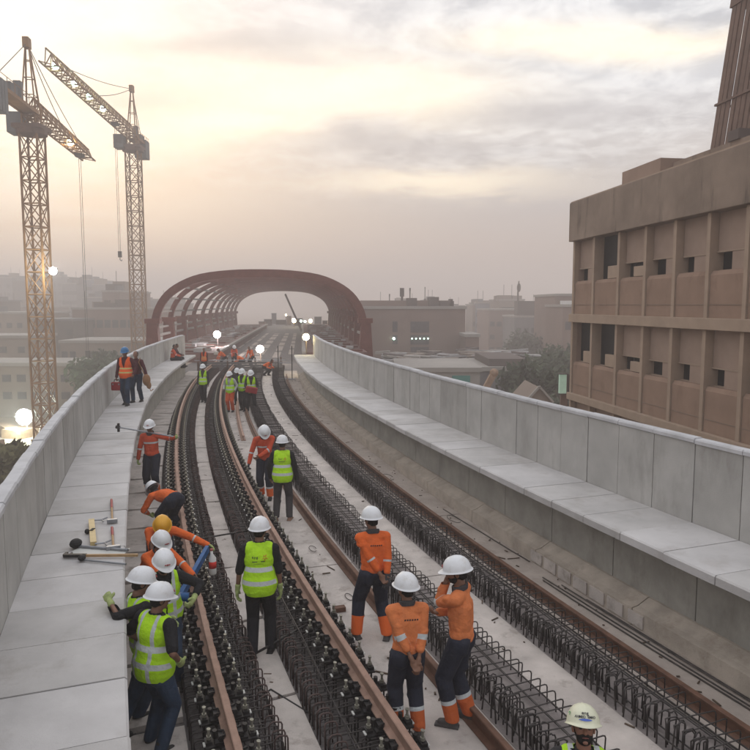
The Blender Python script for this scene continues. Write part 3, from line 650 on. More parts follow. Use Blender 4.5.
def crane(mx, my, zt, jibdir, jl, jslope, cl, label, w, lights=(), apex=8.5, hook=None, cabside=1, seg=2.3):
    t = thing('tower_crane', label, 'crane', 'tower cranes over the site', (mx, my, -11))
    b = MB(); lattice(b, (mx, my, -11), (mx, my, zt), w, seg, .125); pbuild(b, 'mast', 'mast', t)
    b = MB(); b.tube([(mx, my, zt), (mx, my, zt + .5)], w * .85, 14); b.box(mx - w * .8, mx + w * .8, my - w * .8, my + w * .8, zt + .5, zt + .9); pbuild(b, 'slewing_ring', 'brown', t)
    J = Vector((jibdir[0], jibdir[1], 0)).normalized(); S = Vector((J.y, -J.x, 0)); c = Vector((mx, my, 0))
    zj = zt + 2.2
    b = MB(); lattice(b, (mx, my, zt + .9), (mx, my, zj + .6), w * .75, 1.3, .11); pbuild(b, 'turret', 'mast', t)
    je = c + J * jl + Vector((0, 0, zj + jslope * jl))
    b = MB(); lattice(b, c + J * .8 + Vector((0, 0, zj)), je, 2.0, 1.5, .12, True, (0, 0, 1), 1.6); pbuild(b, 'jib', 'mast', t)
    b = MB()
    ce = c - J * cl + Vector((0, 0, zj))
    for k in (-1, 1): b.bar(c + S * k * .7 + Vector((0, 0, zj)), ce + S * k * .7, .22, .35)
    b.bar(c + Vector((0, 0, zj - .05)), ce + Vector((0, 0, -.05)), 1.3, .08)
    for k in (-1, 1):
        b.tube([c + S * k * .8 + Vector((0, 0, zj + 1.1)), ce + S * k * .8 + Vector((0, 0, 1.1))], .04, 4)
        for q in range(6): pq = c - J * cl * (q + .5) / 6 + S * k * .8 + Vector((0, 0, zj)); b.tube([pq, pq + Vector((0, 0, 1.1))], .035, 4)
    pbuild(b, 'counter_jib', 'mast', t)
    b = MB()
    for q in range(3): b.obox(c - J * (cl - .6 - q * .75) + Vector((0, 0, zj - .9)), (J, S, (0, 0, 1)), .33, .95, 1.45)
    pbuild(b, 'counterweight', 'craneg', t, bevel=.03)
    b = MB(); b.obox(c - J * (cl * .55) + Vector((0, 0, zj + .6)), (J, S, (0, 0, 1)), .9, .6, .55); b.obox(c - J * (cl * .3) + Vector((0, 0, zj + 1.1)), (J, S, (0, 0, 1)), .35, .35, 1.1); pbuild(b, 'winch', 'craneg', t)
    top = c + Vector((0, 0, zj + apex)) - J * .3
    b = MB()
    for k in (-1, 1): b.tube([c + J * .8 + S * k * .7 + Vector((0, 0, zj)), top + S * k * .15], .10, 5); b.tube([c - J * .8 + S * k * .7 + Vector((0, 0, zj)), top + S * k * .15], .08, 5)
    for q in (.25, .5, .75):
        a = [(c + J * e * .8 + S * k * .7 + Vector((0, 0, zj))).lerp(top, q) for e, k in ((1, 1), (1, -1), (-1, -1), (-1, 1))]
        for i in range(4): b.tube([a[i], a[(i + 1) % 4]], .05, 4)
    b.obox(top, (J, S, (0, 0, 1)), .45, .3, .5)
    pbuild(b, 'apex', 'mast', t)
    for q, fr_ in enumerate((.5, .82)):
        pj = c + J * jl * fr_ + Vector((0, 0, zj + jslope * jl * fr_ + 1.3)); b = MB(); n_ = 8
        b.tube([top.lerp(pj, i / n_) - Vector((0, 0, .35 * sin(pi * i / n_))) for i in range(n_ + 1)], .045, 4); pbuild(b, 'tie_rope', 'wire', t)
    b = MB(); b.tube([top, ce + Vector((0, 0, .2)) + J * 1.0], .05, 4); pbuild(b, 'tie_rope', 'wire', t)
    cp = c + S * cabside * 1.75 + J * .9 + Vector((0, 0, zt + 1.3))
    cb = MB(); cb.obox(cp, (J, S, (0, 0, 1)), .95, .75, 1.05); cab = pbuild(cb, 'cab', 'craneg', t, bevel=.05)
    b = MB(); b.obox(cp + J * .96 + Vector((0, 0, .25)), (J, S, (0, 0, 1)), .02, .6, .65); b.obox(cp + S * cabside * .76 + Vector((0, 0, .3)), (J, S, (0, 0, 1)), .7, .02, .5)
    w_ = b.build('cab_window', 'winfar'); w_.parent = cab
    for f_ in lights:
        lp = c + J * jl * f_ + Vector((0, 0, zj + jslope * jl * f_ + .35)); b = MB(); b.ball(lp, .42, 10, 6); pbuild(b, 'jib_lamp', 'lampg' if zt > 26 else 'lampy', t)
    if hook:
        f_, zh = hook; tr = c + J * jl * f_ + Vector((0, 0, zj + jslope * jl * f_ - .3)); b = MB()
        b.obox(tr, (J, S, (0, 0, 1)), .5, .5, .2); pbuild(b, 'trolley', 'iron', t)
        b = MB(); b.tube([tr + S * .12, (tr.x + S.x * .12, tr.y, zh)], .03, 4); b.tube([tr - S * .12, (tr.x - S.x * .12, tr.y, zh)], .03, 4); pbuild(b, 'hoist_rope', 'wire', t)
        b = MB(); b.obox((tr.x, tr.y, zh), ((1, 0, 0), (0, 1, 0), (0, 0, 1)), .25, .15, .45); b.tube([(tr.x, tr.y, zh - .4), (tr.x, tr.y, zh - .8), (tr.x + .2, tr.y, zh - 1), (tr.x + .3, tr.y, zh - .8)], .06, 5); pbuild(b, 'hook', 'iron', t)
    return t
c1 = crane(-35.7, 75, 22.0, (-.12, 1), 21, -.03, 11, 'nearer brown tower crane on the far left, its jib pointing away to the lower right', 1.8, (.62,), 6.9, (.80, -2), -1)
c2 = crane(-38.7, 115, 28.8, (.03, -1), 31.5, .04, 6.2, 'farther tower crane whose long jib with white lamps points to the upper left', 1.95, (.42, .58, .74, .92), 7.6, (.26, 12), 1)

# ------------------------------------------------------------------ concrete office building on the right
FD = Vector((-.140, 1, 0)).normalized(); FN = Vector((-FD.y, FD.x, 0))   # facade runs along FD, FN points to the track
FO = Vector((9.50, 33.3, 0))
def F(a, n_, z): p = FO - FD * a + FN * n_; return Vector((p.x, p.y, z))     # a metres from the far corner towards the camera
def fbox(b, a0, a1, n0, n1, z0, z1): b.hexa([F(a, q, z) for z in (z0, z1) for a, q in ((a0, n0), (a1, n0), (a1, n1), (a0, n1))])
ob = thing('office_building', 'weathered brown concrete office block with shuttered windows filling the right side', 'building', None, F(10, -5, -11))
BE = [-.02, 2.05, 4.35, 6.45, 8.45, 10.4, 12.3, 14.2, 16.2, 18.2, 20.2, 22.2, 24.2, 26.2]
LEN = 26.4
b = MB(); fbox(b, .1, LEN, -14, -.62, -11, 7.4); pbuild(b, 'inner_core', 'brown', ob)
b = MB(); fbox(b, -.02, .10, -14, -.05, -11, 7.4); pbuild(b, 'end_wall', 'beige', ob)
b = MB(); fbox(b, -.22, LEN, -14.2, .34, 7.36, 9.14); pbuild(b, 'roof_fascia', 'fascia', ob, bevel=.02)
b = MB(); fbox(b, -.18, LEN, -14.1, .30, 9.142, 9.19); pbuild(b, 'fascia_coping', 'fin', ob)
levels = [(3.98, 5.50, 7.355, 3.60), (.24, 1.74, 3.595, -.08), (-3.5, -1.98, -.085, -3.84), (-7.2, -5.7, -3.845, -7.55)]
for li, (zb, zs, zt, zband) in enumerate(levels):
    b = MB(); fbox(b, -.10, LEN, -.60, .30, zband, zb); pbuild(b, 'floor_band', 'fin', ob, bevel=.015)
    for i in range(len(BE) - 1):
        a0, a1 = BE[i] + .12, BE[i + 1] - .12
        b = MB(); fbox(b, a0, a1, -.6, .10, zb + .002, zs - .14)
        b.hexa([F(a, q, z) for z, o in ((zs - .14, .10), (zs, .02)) for a, q in ((a0, -.6), (a1, -.6), (a1, o), (a0, o))])
        pbuild(b, 'spandrel', 'panel', ob)
        if li < 2 or i < 6:
            b = MB(); b.hexa([F(a, q, z) for z in (zb + .42, zb + .44) for a, q in ((a0, .099), (a1, .099), (a1, .115), (a0, .115))]); pbuild(b, 'spandrel_joint', 'fascia', ob)
        # window bay
        r_ = random.Random(li * 31 + i * 7 + 3)
        op = (li == 0 and i == 1) or (li == 1 and i in (0, 1)); wide = (li == 0 and i == 2) or (li == 1 and i == 2)
        b = MB(); fbox(b, a0, a1, -.31 if op else -.36, -.285 if op else -.335, zs, zt); wn = pbuild(b, 'window', 'glassd', ob)
        zm = zs + .62 + r_.uniform(-.03, .03)
        if not op:
            b = MB(); fbox(b, a0, a1, -.20, -.14, zm, zt - .002); pbuild(b, 'shutter', 'shutter', ob)
            b = MB(); fbox(b, a0, a1, -.22, -.10, zm - .045, zm - .002); pbuild(b, 'transom', 'fin', ob)
        if wide or op:
            b = MB(); w0 = a0 + .45 * (a1 - a0); fbox(b, w0, a1 - .12, -.24, -.02, zs + .02, zs + (.42 if wide else .55)); pbuild(b, 'air_conditioner', 'fin', ob, bevel=.02)
            b = MB()
            for q in (.3, .62): fbox(b, a0 + q * (a1 - a0), a0 + q * (a1 - a0) + .045, -.35, -.31, zs, zt if op else zm - .05)
            pbuild(b, 'mullion', 'craneg', ob)
        else:
            gl = .50 * (a1 - a0) * r_.uniform(.75, 1.1); gr = .20 * (a1 - a0) * r_.uniform(.7, 1.1)
            b = MB(); fbox(b, a0 + gl, a1 - gr, -.18, -.12, zs + .002, zm - .05); pbuild(b, 'infill_panel', 'shutter', ob)
        b = MB(); fbox(b, a0, a1, -.62, -.20, zs - .001, zs + .03); pbuild(b, 'sill', 'fin', ob)
    for i, a in enumerate(BE):
        b = MB(); fbox(b, a - .09, a + .09, -.6, .15, zb + .002, zt - .002); pbuild(b, 'fin', 'fin', ob)
b = MB(); fbox(b, 1.2, 4.4, -3.4, -1.5, 9.2, 10.35); pbuild(b, 'roof_room', 'beige', ob)
b = MB(); fbox(b, 4.5, 11.5, -6.2, -2.0, 9.2, 10.15); pbuild(b, 'roof_room', 'fascia', ob)
b = MB(); fbox(b, 8.1, 8.7, -2.6, -1.9, 10.15, 10.5); pbuild(b, 'roof_hatch', 'house_dark', ob)
# louvred tower behind the roof
tw = thing('louvre_tower', 'tall tapering brown tower of open vertical louvres rising behind the office roof', 'tower', None, (16, 27, -11))
def TWP(a, n_, z):   # a along facade direction towards the camera from the tower corner, leaning with height
    k = (z - 9) / 12; base = Vector((13.75 + k * 1.35, 30.0, 0)); p = base - FD * a + FN * -n_; return Vector((p.x, p.y, z))
def tbox(b, a0, a1, n0, n1, z0, z1): b.hexa([TWP(a, q, z) for z in (z0, z1) for a, q in ((a0, n0), (a1, n0), (a1, n1), (a0, n1))])
for nn in (0,):
    for i in range(26):
        a = .05 + i * .32
        b = MB(); w_ = .235 if i % 4 else .27; tbox(b, a, a + w_, nn, nn + .04, -11, 16.6 if nn == 0 else 16.2); pbuild(b, 'louvre', 'brown', tw)
for i in range(12):
    b = MB(); n0 = .35 + i * .38; tbox(b, 0, .10, n0, n0 + .20, -11, 16.5); pbuild(b, 'louvre', 'brown', tw)
for z in (10.6, 12.6, 16.5):
    b = MB(); tbox(b, -.06, 8.5, -.05, 5.3, z, z + (.10 if z < 16 else .5)); 
    if z > 16: pbuild(b, 'crown', 'brown', tw)
    else:
        b = MB(); tbox(b, -.06, 8.5, -.06, -.005, z, z + .09); tbox(b, -.06, -.005, -.06, 5.3, z, z + .09); pbuild(b, 'tie_band', 'brown', tw)
b = MB(); tbox(b, 2.15, 5.4, -.10, -.02, 12.9, 15.2); pbuild(b, 'solid_panel', 'panel', tw)

# ------------------------------------------------------------------ buildings of the town
def house(label, px0, px1, pytop, dep, m, depth=14, wins=None, roof=None, extra=None, parapet=True, group='town buildings in the haze', name='town_building'):
    A = PX(px0, pytop, dep); B = PX(px1, pytop, dep); x0, x1 = A.x, B.x; zt = A.z
    t = thing(name, label, 'building', group, ((x0 + x1) / 2, dep + depth / 2, -11))
    b = MB(); b.box(x0, x1, dep, dep + depth, -11, zt); pbuild(b, 'walls', m, t)
    if parapet: b = MB(); b.box(x0 - .2, x1 + .2, dep - .2, dep + depth + .2, zt, zt + .45); pbuild(b, 'parapet', 'house_pale' if m != 'house_dark' else 'house_grey', t)
    if wins:
        nx, z0, dz, nz, ww, wh = wins
        for i in range(nx):
            for j in range(nz):
                if rng.random() < .12: continue
                cx = x0 + (x1 - x0) * (i + .5) / nx; z = zt - z0 - j * dz
                b = MB(); b.box(cx - ww / 2, cx + ww / 2, dep - .06, dep + .1, z - wh, z); w_ = pbuild(b, 'window', 'winfar', t)
    if extra: extra(t, x0, x1, dep, zt)
    return t
def roofstuff(n, seed, h=1.6):
    def f(t, x0, x1, dep, zt):
        r_ = random.Random(seed)
        for i in range(n):
            cx = r_.uniform(x0 + 1, x1 - 1); w_ = r_.uniform(.5, 2.2); hh = r_.uniform(.4, 1) * h; yy = dep + r_.uniform(1, 6)
            b = MB(); b.box(cx - w_, cx + w_, yy, yy + 2 * w_, zt + .0, zt + .45 + hh); pbuild(b, 'roof_hut', r_.choice(['house_grey', 'house_tan', 'house_dark']), t)
        for i in range(n // 2):
            cx = r_.uniform(x0 + 1, x1 - 1); b = MB(); b.tube([(cx, dep + 3, zt), (cx, dep + 3, zt + h * 2.2)], .07, 4); pbuild(b, 'aerial', 'house_dark', t)
    return f
def main_extra(t, x0, x1, dep, zt):
    for (a, e, ty, by) in ((392.5, 397.5, 321.5, 332), (392.5, 397.5, 335, 344), (410.5, 429, 321.5, 332.5), (410.5, 429, 335, 344.5), (410.5, 429, 347, 357)):
        P = PX(a, ty, dep); Q = PX(e, by, dep); b = MB(); b.box(P.x, Q.x, dep - .08, dep + .1, Q.z, P.z); pbuild(b, 'window', 'winfar', t)
    for i in range(5):
        P = PX(412 + i * 4, 338.5, dep); b = MB(); b.ball(P + Vector((0, -.15, 0)), .10, 6, 4); pbuild(b, 'window_light', 'lampg', t)
    P = PX(393.8, 338.5, dep); b = MB(); b.ball(P + Vector((0, -.2, 0)), .20, 6, 4); pbuild(b, 'window_light', 'lampg', t)
    for (a, e, ty) in ((360, 452, 300.5),): P = PX(a, ty, dep + 3); Q = PX(e, ty, dep + 3); b = MB(); b.box(P.x, Q.x, dep + 3, dep + 12, zt, P.z); pbuild(b, 'upper_storey', 'house_pink', t)
    for (a, e, ty) in ((407, 417, 298), (429, 439, 297), (440, 454, 301), (450.5, 453, 299)): P = PX(a, ty, dep + 2.5); Q = PX(e, ty, dep + 2.5); b = MB(); b.box(P.x, Q.x, dep + 2.5, dep + 6, zt, P.z); pbuild(b, 'roof_hut', 'house_dark', t)
    for (a, ty, r) in ((402, 288, .35), (410, 288, .12), (389.5, 294, .1), (425, 287, .06)): P = PX(a, ty, dep + 4); b = MB(); b.tube([(P.x, P.y, zt), P], [.06, r], 6); b.box(P.x - r, P.x + r, P.y - .1, P.y + .1, P.z - r * 4, P.z); pbuild(b, 'antenna', 'house_dark', t)
house('broad pinkish block with stacked dark windows just right of the station arch', 352, 465.5, 309, 112, 'house_pink', 20, None, extra=main_extra)
house('narrow low block right of the broad pinkish one', 466, 479, 337, 105, 'house_pink', 10, (2, 1.5, 3, 2, 1.0, 1.2))
house('bluish tower block fading into the haze', 476, 492, 303.5, 230, 'house_blue', 16, (3, 3, 3.5, 6, 1.6, 1.4), extra=roofstuff(1, 4))
house('wide tan block with a flat roof in the middle of the hazy right side', 489, 538, 310.5, 190, 'house_pink', 22, (7, 3, 3.5, 3, 1.3, 1.3))
def mast_extra(t, x0, x1, dep, zt):
    P = PX(519, 281, dep + 2); b = MB(); b.tube([(P.x, P.y, zt), (P.x - .2, P.y, P.z - 3), P], [.30, .22, .15], 6); b.ball(P + Vector((0, 0, -1.6)), .5, 8, 5, (1, 1, 2.2)); pbuild(b, 'minaret', 'house_dark', t)
    P = PX(525, 301, dep + 2); b = MB(); b.box(P.x - 2, P.x + 2.4, dep + 1, dep + 5, zt, P.z); pbuild(b, 'roof_hut', 'house_dark', t)
house('block with a white roof edge carrying a slim mast, right of the wide tan one', 515, 553, 317.5, 170, 'house_grey', 16, (5, 2.5, 3.3, 3, 1.2, 1.2), extra=mast_extra)
house('reddish block with a pale top-floor slot, partly hidden by the office building', 556, 600, 296, 135, 'house_pink', 18, (4, 3.5, 3.3, 5, 1.2, 1.5), extra=lambda t, x0, x1, dep, zt: pbuild((lambda b: (b.box(x0 + .8, x0 + 3.2, dep - .1, dep + .1, zt - 1.6, zt - .9), b)[1])(MB()), 'roof_slot', 'white', t))
house('lower reddish block in front of the one with the slot', 563, 600, 307, 120, 'house_pink', 12, (3, 2.5, 3.3, 4, 1.2, 1.4))
house('grey-blue low workshop with a long flat roof right of centre', 478, 531, 371, 74, 'house_grey', 12, None, extra=lambda t, x0, x1, dep, zt: pbuild((lambda b: (b.box(x0 + 1.2, x1 - .3, dep + .5, dep + 11, zt + .45, zt + 1.25), b)[1])(MB()), 'roof_box', 'house_dark', t))
house('pale workshop wall with a green net, just beyond the right parapet', 398, 480, 372, 70, 'house_pale', 12, None, extra=lambda t, x0, x1, dep, zt: pbuild((lambda b: (b.box(PX(452, 375, dep).x, PX(470, 375, dep).x, dep - .1, dep - .02, PX(452, 392, dep).z, PX(452, 375.5, dep).z), b)[1])(MB()), 'green_net', 'green', t))
def yard(label, px0, px1, py, dep0, dep1, seed, n):
    t = thing('scrap_roof', label, 'roof', 'cluttered workshop roofs', (PX((px0 + px1) / 2, py, dep0).x, dep0, -11)); r_ = random.Random(seed)
    z = PX(400, py, dep0).z; xa, xb = PX(px0, py, dep0).x, PX(px1, py, dep0).x
    b = MB(); b.box(xa, xb, dep0, dep1, -11, z); pbuild(b, 'walls', 'house_grey', t)
    for i in range(n):
        cx, cy = r_.uniform(xa, xb), r_.uniform(dep0, dep1); l = r_.uniform(.6, 2.6); a = r_.uniform(-.5, .5); b = MB()
        b.obox((cx, cy, z + .12 + r_.random() * .3), ((cos(a), sin(a), r_.uniform(-.12, .12)), (-sin(a), cos(a), 0), (0, 0, 1)), l, r_.uniform(.2, .9), .05 + r_.random() * .15)
        pbuild(b, 'scrap_sheet', r_.choice(['roofsheet', 'house_dark', 'house_tan', 'roofsheet', 'house_pale']), t)
yard('cluttered low roof with sheets lying on it below the broad pinkish block', 384, 470, 366, 83, 104, 5, 46)
yard('dark workshop roof with a heap of pale pipes on it', 478, 529, 358, 88, 100, 9, 30)
# left side
for i, (a, e, y_, dp, m, lab) in enumerate(((-30, 12, 278, 330, 'house_grey', 'farthest grey block at the left picture edge'), (12, 34, 281, 320, 'house_dark', 'dim block just left of the left crane mast'), (34, 62, 277, 340, 'house_grey', 'dim wide block behind the left crane mast'), (62, 76, 284, 300, 'house_grey', 'small dim block right of the crane mast'),
        (76, 92, 280, 310, 'house_blue', 'slightly taller dim block right of the left crane'), (92, 104, 285, 300, 'house_grey', 'narrow dim block between the taller one and the pink one'), (102, 119, 292, 180, 'house_pink', 'small upper block rising behind the long pink building'), (119, 150, 300, 230, 'house_grey', 'hazy block left of the second crane mast'))):
    house(lab, a, e, y_, dp, m, 25, (5, 3, 4, 7, 1.6, 1.6), extra=roofstuff(3, i + 20, 2.5), group='dim blocks on the left horizon')
house('long pinkish building with rows of windows left of the second crane', 72, 150, 309.5, 150, 'house_pink', 18, (10, 2.2, 3.6, 4, 1.3, 1.7), extra=roofstuff(5, 3, 1.8), group='buildings left of the viaduct')
house('tan flat-roofed building at the left edge', -70, 35, 314, 160, 'house_tan', 18, (10, 2, 3.3, 3, 1.2, 1.2), extra=roofstuff(5, 8, 1.5), group='buildings left of the viaduct')
house('low brown building behind the left crane mast', 33, 73, 321, 140, 'house_dark', 14, (5, 1.6, 3, 3, 1.2, 1.3), group='buildings left of the viaduct')
house('long low tan hall below the pinkish building', 60, 160, 343, 118, 'house_tan', 12, (12, 1.4, 2.6, 2, 1.0, 1.1), group='buildings left of the viaduct')
house('low pale-roofed shed at the left edge', -80, 30, 338, 122, 'house_tan', 10, (6, 1.5, 3, 2, 1.2, 1.1), group='buildings left of the viaduct')
house('brown site hall beneath the left floodlight', -60, 72, 366, 96, 'house_tan', 9, (9, 1.2, 2.4, 2, 1.2, 1.0), group='buildings left of the viaduct')
r_ = random.Random(77)
LOW = ['low flat block', 'narrow block', 'squat block', 'plain block', 'long block', 'stepped block']; TONE = {'house_dark': 'dark brown', 'house_tan': 'tan', 'house_pink': 'pinkish', 'house_grey': 'grey'}
for i in range(16):
    if i < 9: a = -40 + i * 24 + r_.uniform(-6, 6); dp = r_.uniform(170, 260); y_ = r_.uniform(296, 318); side = 'in the left haze'
    else: a = 372 + (i - 9) * 26 + r_.uniform(-4, 4); dp = r_.uniform(200, 280); y_ = r_.uniform(300, 311); side = 'far beyond the workshops'
    m_ = r_.choice(list(TONE)); ordn = ['first', 'second', 'third', 'fourth', 'fifth', 'sixth', 'seventh', 'eighth', 'ninth'][i if i < 9 else i - 9]
    house(TONE[m_] + ' ' + r_.choice(LOW) + ' ' + side + ', ' + ordn + ' from left', a, a + r_.uniform(16, 34), y_, dp, m_, 18, (r_.randint(4, 7), 2, 3.4, 5, 1.4, 1.5), extra=roofstuff(4, i + 60, 2.2), group='hazy blocks of the far town')
# building site below left: spoil heaps and materials
sp = MB(); r_ = random.Random(3)
for i in range(90):
    x = r_.uniform(-75, -28); y = r_.uniform(38, 88); h = r_.uniform(.2, 1.4); w_ = r_.uniform(.4, 2.6); a = r_.uniform(0, pi)
    sp.obox((x, y, -11 + h / 2), ((cos(a), sin(a), 0), (-sin(a), cos(a), 0), (r_.uniform(-.15, .15), 0, 1)), w_, w_ * r_.uniform(.3, .9), h / 2)
tag(sp.build('site_materials', 'timber'), 'heaps of timber and building material on the ground left of the viaduct', 'materials', kind='stuff')

# gable, lamp box, beam
gb = thing('gable_roof', 'small pale pointed gable above the right parapet', 'roof', None, (PX(539, 390, 52).x, 52, -11))
P0, P1, P2 = PX(525, 402, 52), PX(539, 387, 52), PX(553, 402, 52)
b = MB(); i0 = 0; b.v += [tuple(P0), tuple(P2), tuple(P1)] + [tuple(q + Vector((0, 5, 0))) for q in (P0, P2, P1)]; b.f += [(0, 1, 2), (5, 4, 3), (0, 2, 5, 3), (2, 1, 4, 5), (0, 3, 4, 1)]; b.m += [0] * 5; pbuild(b, 'gable', 'house_tan', gb)
b = MB(); b.bar(P0 + Vector((0, -.1, 0)), P1 + Vector((0, -.1, .05)), .15, .25, (0, 1, 0)); b.bar(P1 + Vector((0, -.1, .05)), P2 + Vector((0, -.1, 0)), .15, .25, (0, 1, 0)); pbuild(b, 'verge', 'house_pale', gb)
b = MB(); b.box(P0.x + .1, P2.x - .1, 52, 56.8, -11, P0.z); pbuild(b, 'walls', 'house_tan', gb)
lb = thing('light_box', 'pale green lit glass box on a post beside the corner of the office building', 'sign', None, (PX(563, 385, 38).x, 38, -11))
A_, B_ = PX(560, 374.5, 38), PX(566.3, 393.5, 38)
M['glassbox'] = mat('glass_box', (.42, .55, .46), .3, .1, 2, emit=((.55, .85, .65), .18))
b = MB(); b.box(A_.x, B_.x, 38, 38.25, B_.z, A_.z); pbuild(b, 'glass', 'glassbox', lb)
b = MB(); b.box(A_.x - .04, B_.x + .04, 37.95, 38.3, A_.z, A_.z + .05); b.box(A_.x - .04, B_.x + .04, 37.95, 38.3, B_.z - .05, B_.z); b.box(B_.x, B_.x + .35, 38, 38.25, B_.z, A_.z); pbuild(b, 'frame', 'house_dark', lb)
b = MB(); b.box(A_.x + .08, B_.x + .1, 38.05, 38.2, -11, B_.z - .05); pbuild(b, 'post', 'house_pink', lb)
b = MB(); b.bar(PX(482, 395, 58), PX(494, 373, 58), .5, .5); b.ball(PX(494, 373, 58), .38); tag(b.build('conveyor_boom', 'timber'), 'thick orange-brown boom sloping up behind the right parapet', 'boom')

# ------------------------------------------------------------------ trees
def tree(x, y, zb, h, w_, m, label, n=1500, seed=1, lf=.32):
    r_ = random.Random(seed); t = thing('tree', label, 'tree', 'trees below the viaduct', (x, y, zb))
    b = MB(); b.tube([(x, y, zb), (x + .2, y, zb + h * .35), (x + .1, y + .2, zb + h * .75)], [.28, .2, .08], 7)
    cl = []
    for i in range(11):
        a = r_.uniform(0, 2 * pi); rr = w_ * r_.uniform(.15, .75); zz = zb + h * r_.uniform(.42, .92); c = Vector((x + rr * cos(a), y + rr * sin(a), zz)); cl.append((c, w_ * r_.uniform(.28, .5)))
        b.tube([(x + .15, y, zb + h * r_.uniform(.3, .5)), c], [.1, .03], 5)
    pbuild(b, 'trunk', 'bark', t)
    b = MB()
    for i in range(n):
        c, r = r_.choice(cl); v = Vector((r_.gauss(0, 1), r_.gauss(0, 1), r_.gauss(0, .8))).normalized() * r * r_.uniform(.45, 1.08); p = c + v
        u = Vector((r_.gauss(0, 1), r_.gauss(0, 1), r_.gauss(0, 1))).normalized(); q = u.orthogonal().normalized(); s_ = lf * r_.uniform(.6, 1.4)
        b.quad(p - u * s_, p + q * s_ * .5, p + u * s_, p - q * s_ * .5)
    pbuild(b, 'crown', m, t)
for i, (px, py, dep, h, w_, m, lab) in enumerate(((548, 366, 80, 0, 5.2, 'leaf', 'dark bushy tree nearest the corner of the office building'), (536, 374, 68, 0, 3.6, 'leaf', 'dark tree in front of the larger one, right of the grey workshop'), (566, 358, 98, 0, 5.5, 'leaf', 'hazy tree behind the dark ones by the office corner'), (527, 345, 150, 0, 7, 'leaf', 'faded tree behind the workshop roof'),
        (103, 372, 88, 0, 5.0, 'leaf', 'dark rounded tree beyond the left parapet'), (122, 362, 105, 0, 5.0, 'leaf', 'paler tree farther back beyond the left parapet'), (-6, 462, 50, 0, 3.0, 'leaf2', 'yellowish bush lit by the floodlight at the left edge'), (560, 384, 60, 0, 2.6, 'leaf', 'low bush left of the pale green glass box'))):
    P = PX(px, py, dep); tree(P.x, P.y, -11, P.z + 11 + 1.0, w_, m, lab, 2600, i + 3, .30 + w_ * .02)

# ------------------------------------------------------------------ haze
hb = MB(); hb.box(-700, 700, -60, 1400, -12.3, 42)
hz = hb.build('haze', 'white'); tag(hz, 'thin dusty evening haze over the whole site', 'haze', kind='stuff')
hm = bpy.data.materials.new('haze'); hm.use_nodes = True; hm.node_tree.nodes.clear()
vn = hm.node_tree.nodes.new('ShaderNodeVolumePrincipled'); on = hm.node_tree.nodes.new('ShaderNodeOutputMaterial')
vn.inputs['Color'].default_value = (.94, .87, .84, 1); vn.inputs['Density'].default_value = HAZE; vn.inputs['Density Attribute'].default_value = ''; vn.inputs['Anisotropy'].default_value = .15
hm.node_tree.links.new(vn.outputs[0], on.inputs['Volume']); hz.data.materials.clear(); hz.data.materials.append(hm)
#@@PART3
# ------------------------------------------------------------------ people
V3 = Vector
SKIN = (.20, .105, .070)
def M_(key, *a, **k):
    if key not in M: M[key] = mat(key, *a, **k)
    return key
def skinm(c=SKIN): return M_('skin_%d' % int(c[0] * 100), c, .55, .10, 8)
def cloth(key, c, extra=None, rough=.85, var=.16): return M_(key, c, rough, var, 3.5, .6, 26, extra=extra, stain=(tuple(v * .55 + .012 for v in c), 6, .55))
ORNG = (.72, .135, .028); ORNF = (.66, .20, .07); ORNR = (.58, .085, .035); NAVY = (.022, .026, .042)
tape = lambda *b: bands([(a, lo, hi, SILVER) for a, lo, hi in b])
cloth('jacket_orange', ORNG, tape(('arm_t', 1.06, 1.16)))
cloth('jacket_faded', ORNF, tape(('arm_t', .92, 1.12)))
cloth('jacket_red', ORNR, tape(('tor_u', .285, .325), ('arm_t', 1.05, 1.18)))
cloth('trousers_navy', NAVY, bands([('leg_t', 1.46, 2.6, ORNG), ('leg_t', 1.46, 1.56, SILVER)]))
cloth('trousers_navy_plain', NAVY, bands([('leg_t', 1.50, 2.6, ORNG)]))
cloth('trousers_faded', (.026, .029, .045), bands([('leg_t', 1.52, 2.6, (.50, .11, .03)), ('leg_t', 1.50, 1.60, SILVER)]))
cloth('trousers_black', (.018, .018, .022)); cloth('trousers_jeans', (.028, .048, .085), var=.35); cloth('trousers_grey', (.055, .05, .052)); cloth('trousers_orange', (.62, .10, .03))
cloth('shirt_black', (.014, .014, .016)); cloth('shirt_maroon', (.075, .022, .028)); cloth('shirt_dark', (.035, .033, .036)); cloth('shirt_white', (.45, .45, .45)); cloth('shirt_tan', (.30, .17, .09))
LIME = (.45, .78, .015)
cloth('vest_lime', LIME, tape(('tor_u', .03, .085), ('tor_u', .19, .245)), .7, .06)
cloth('vest_lime_front', LIME, bands([('tor_v', .075, .115, SILVER), ('tor_u', .03, .085, SILVER), ('tor_u', .19, .245, SILVER)]), .7, .06)
cloth('vest_orange', (.78, .12, .025), bands([('tor_u', .05, .09, (.55, .5, .2)), ('tor_u', .17, .21, (.55, .5, .2))]), .7, .06)
cloth('vest_red', (.55, .055, .03))
M_('helmet_white', (.72, .73, .75), .42, .05, 6, spec=.4, stain=((.50, .47, .43), 9, .55)); M_('helmet_cream', (.66, .66, .50), .45, .06, 9, spec=.4, stain=((.42, .40, .30), 12, .6)); M_('helmet_yellow', (.72, .36, .02), .4, .04, 9, spec=.5); M_('helmet_blue', (.02, .13, .30), .4, .06, 9, spec=.5)
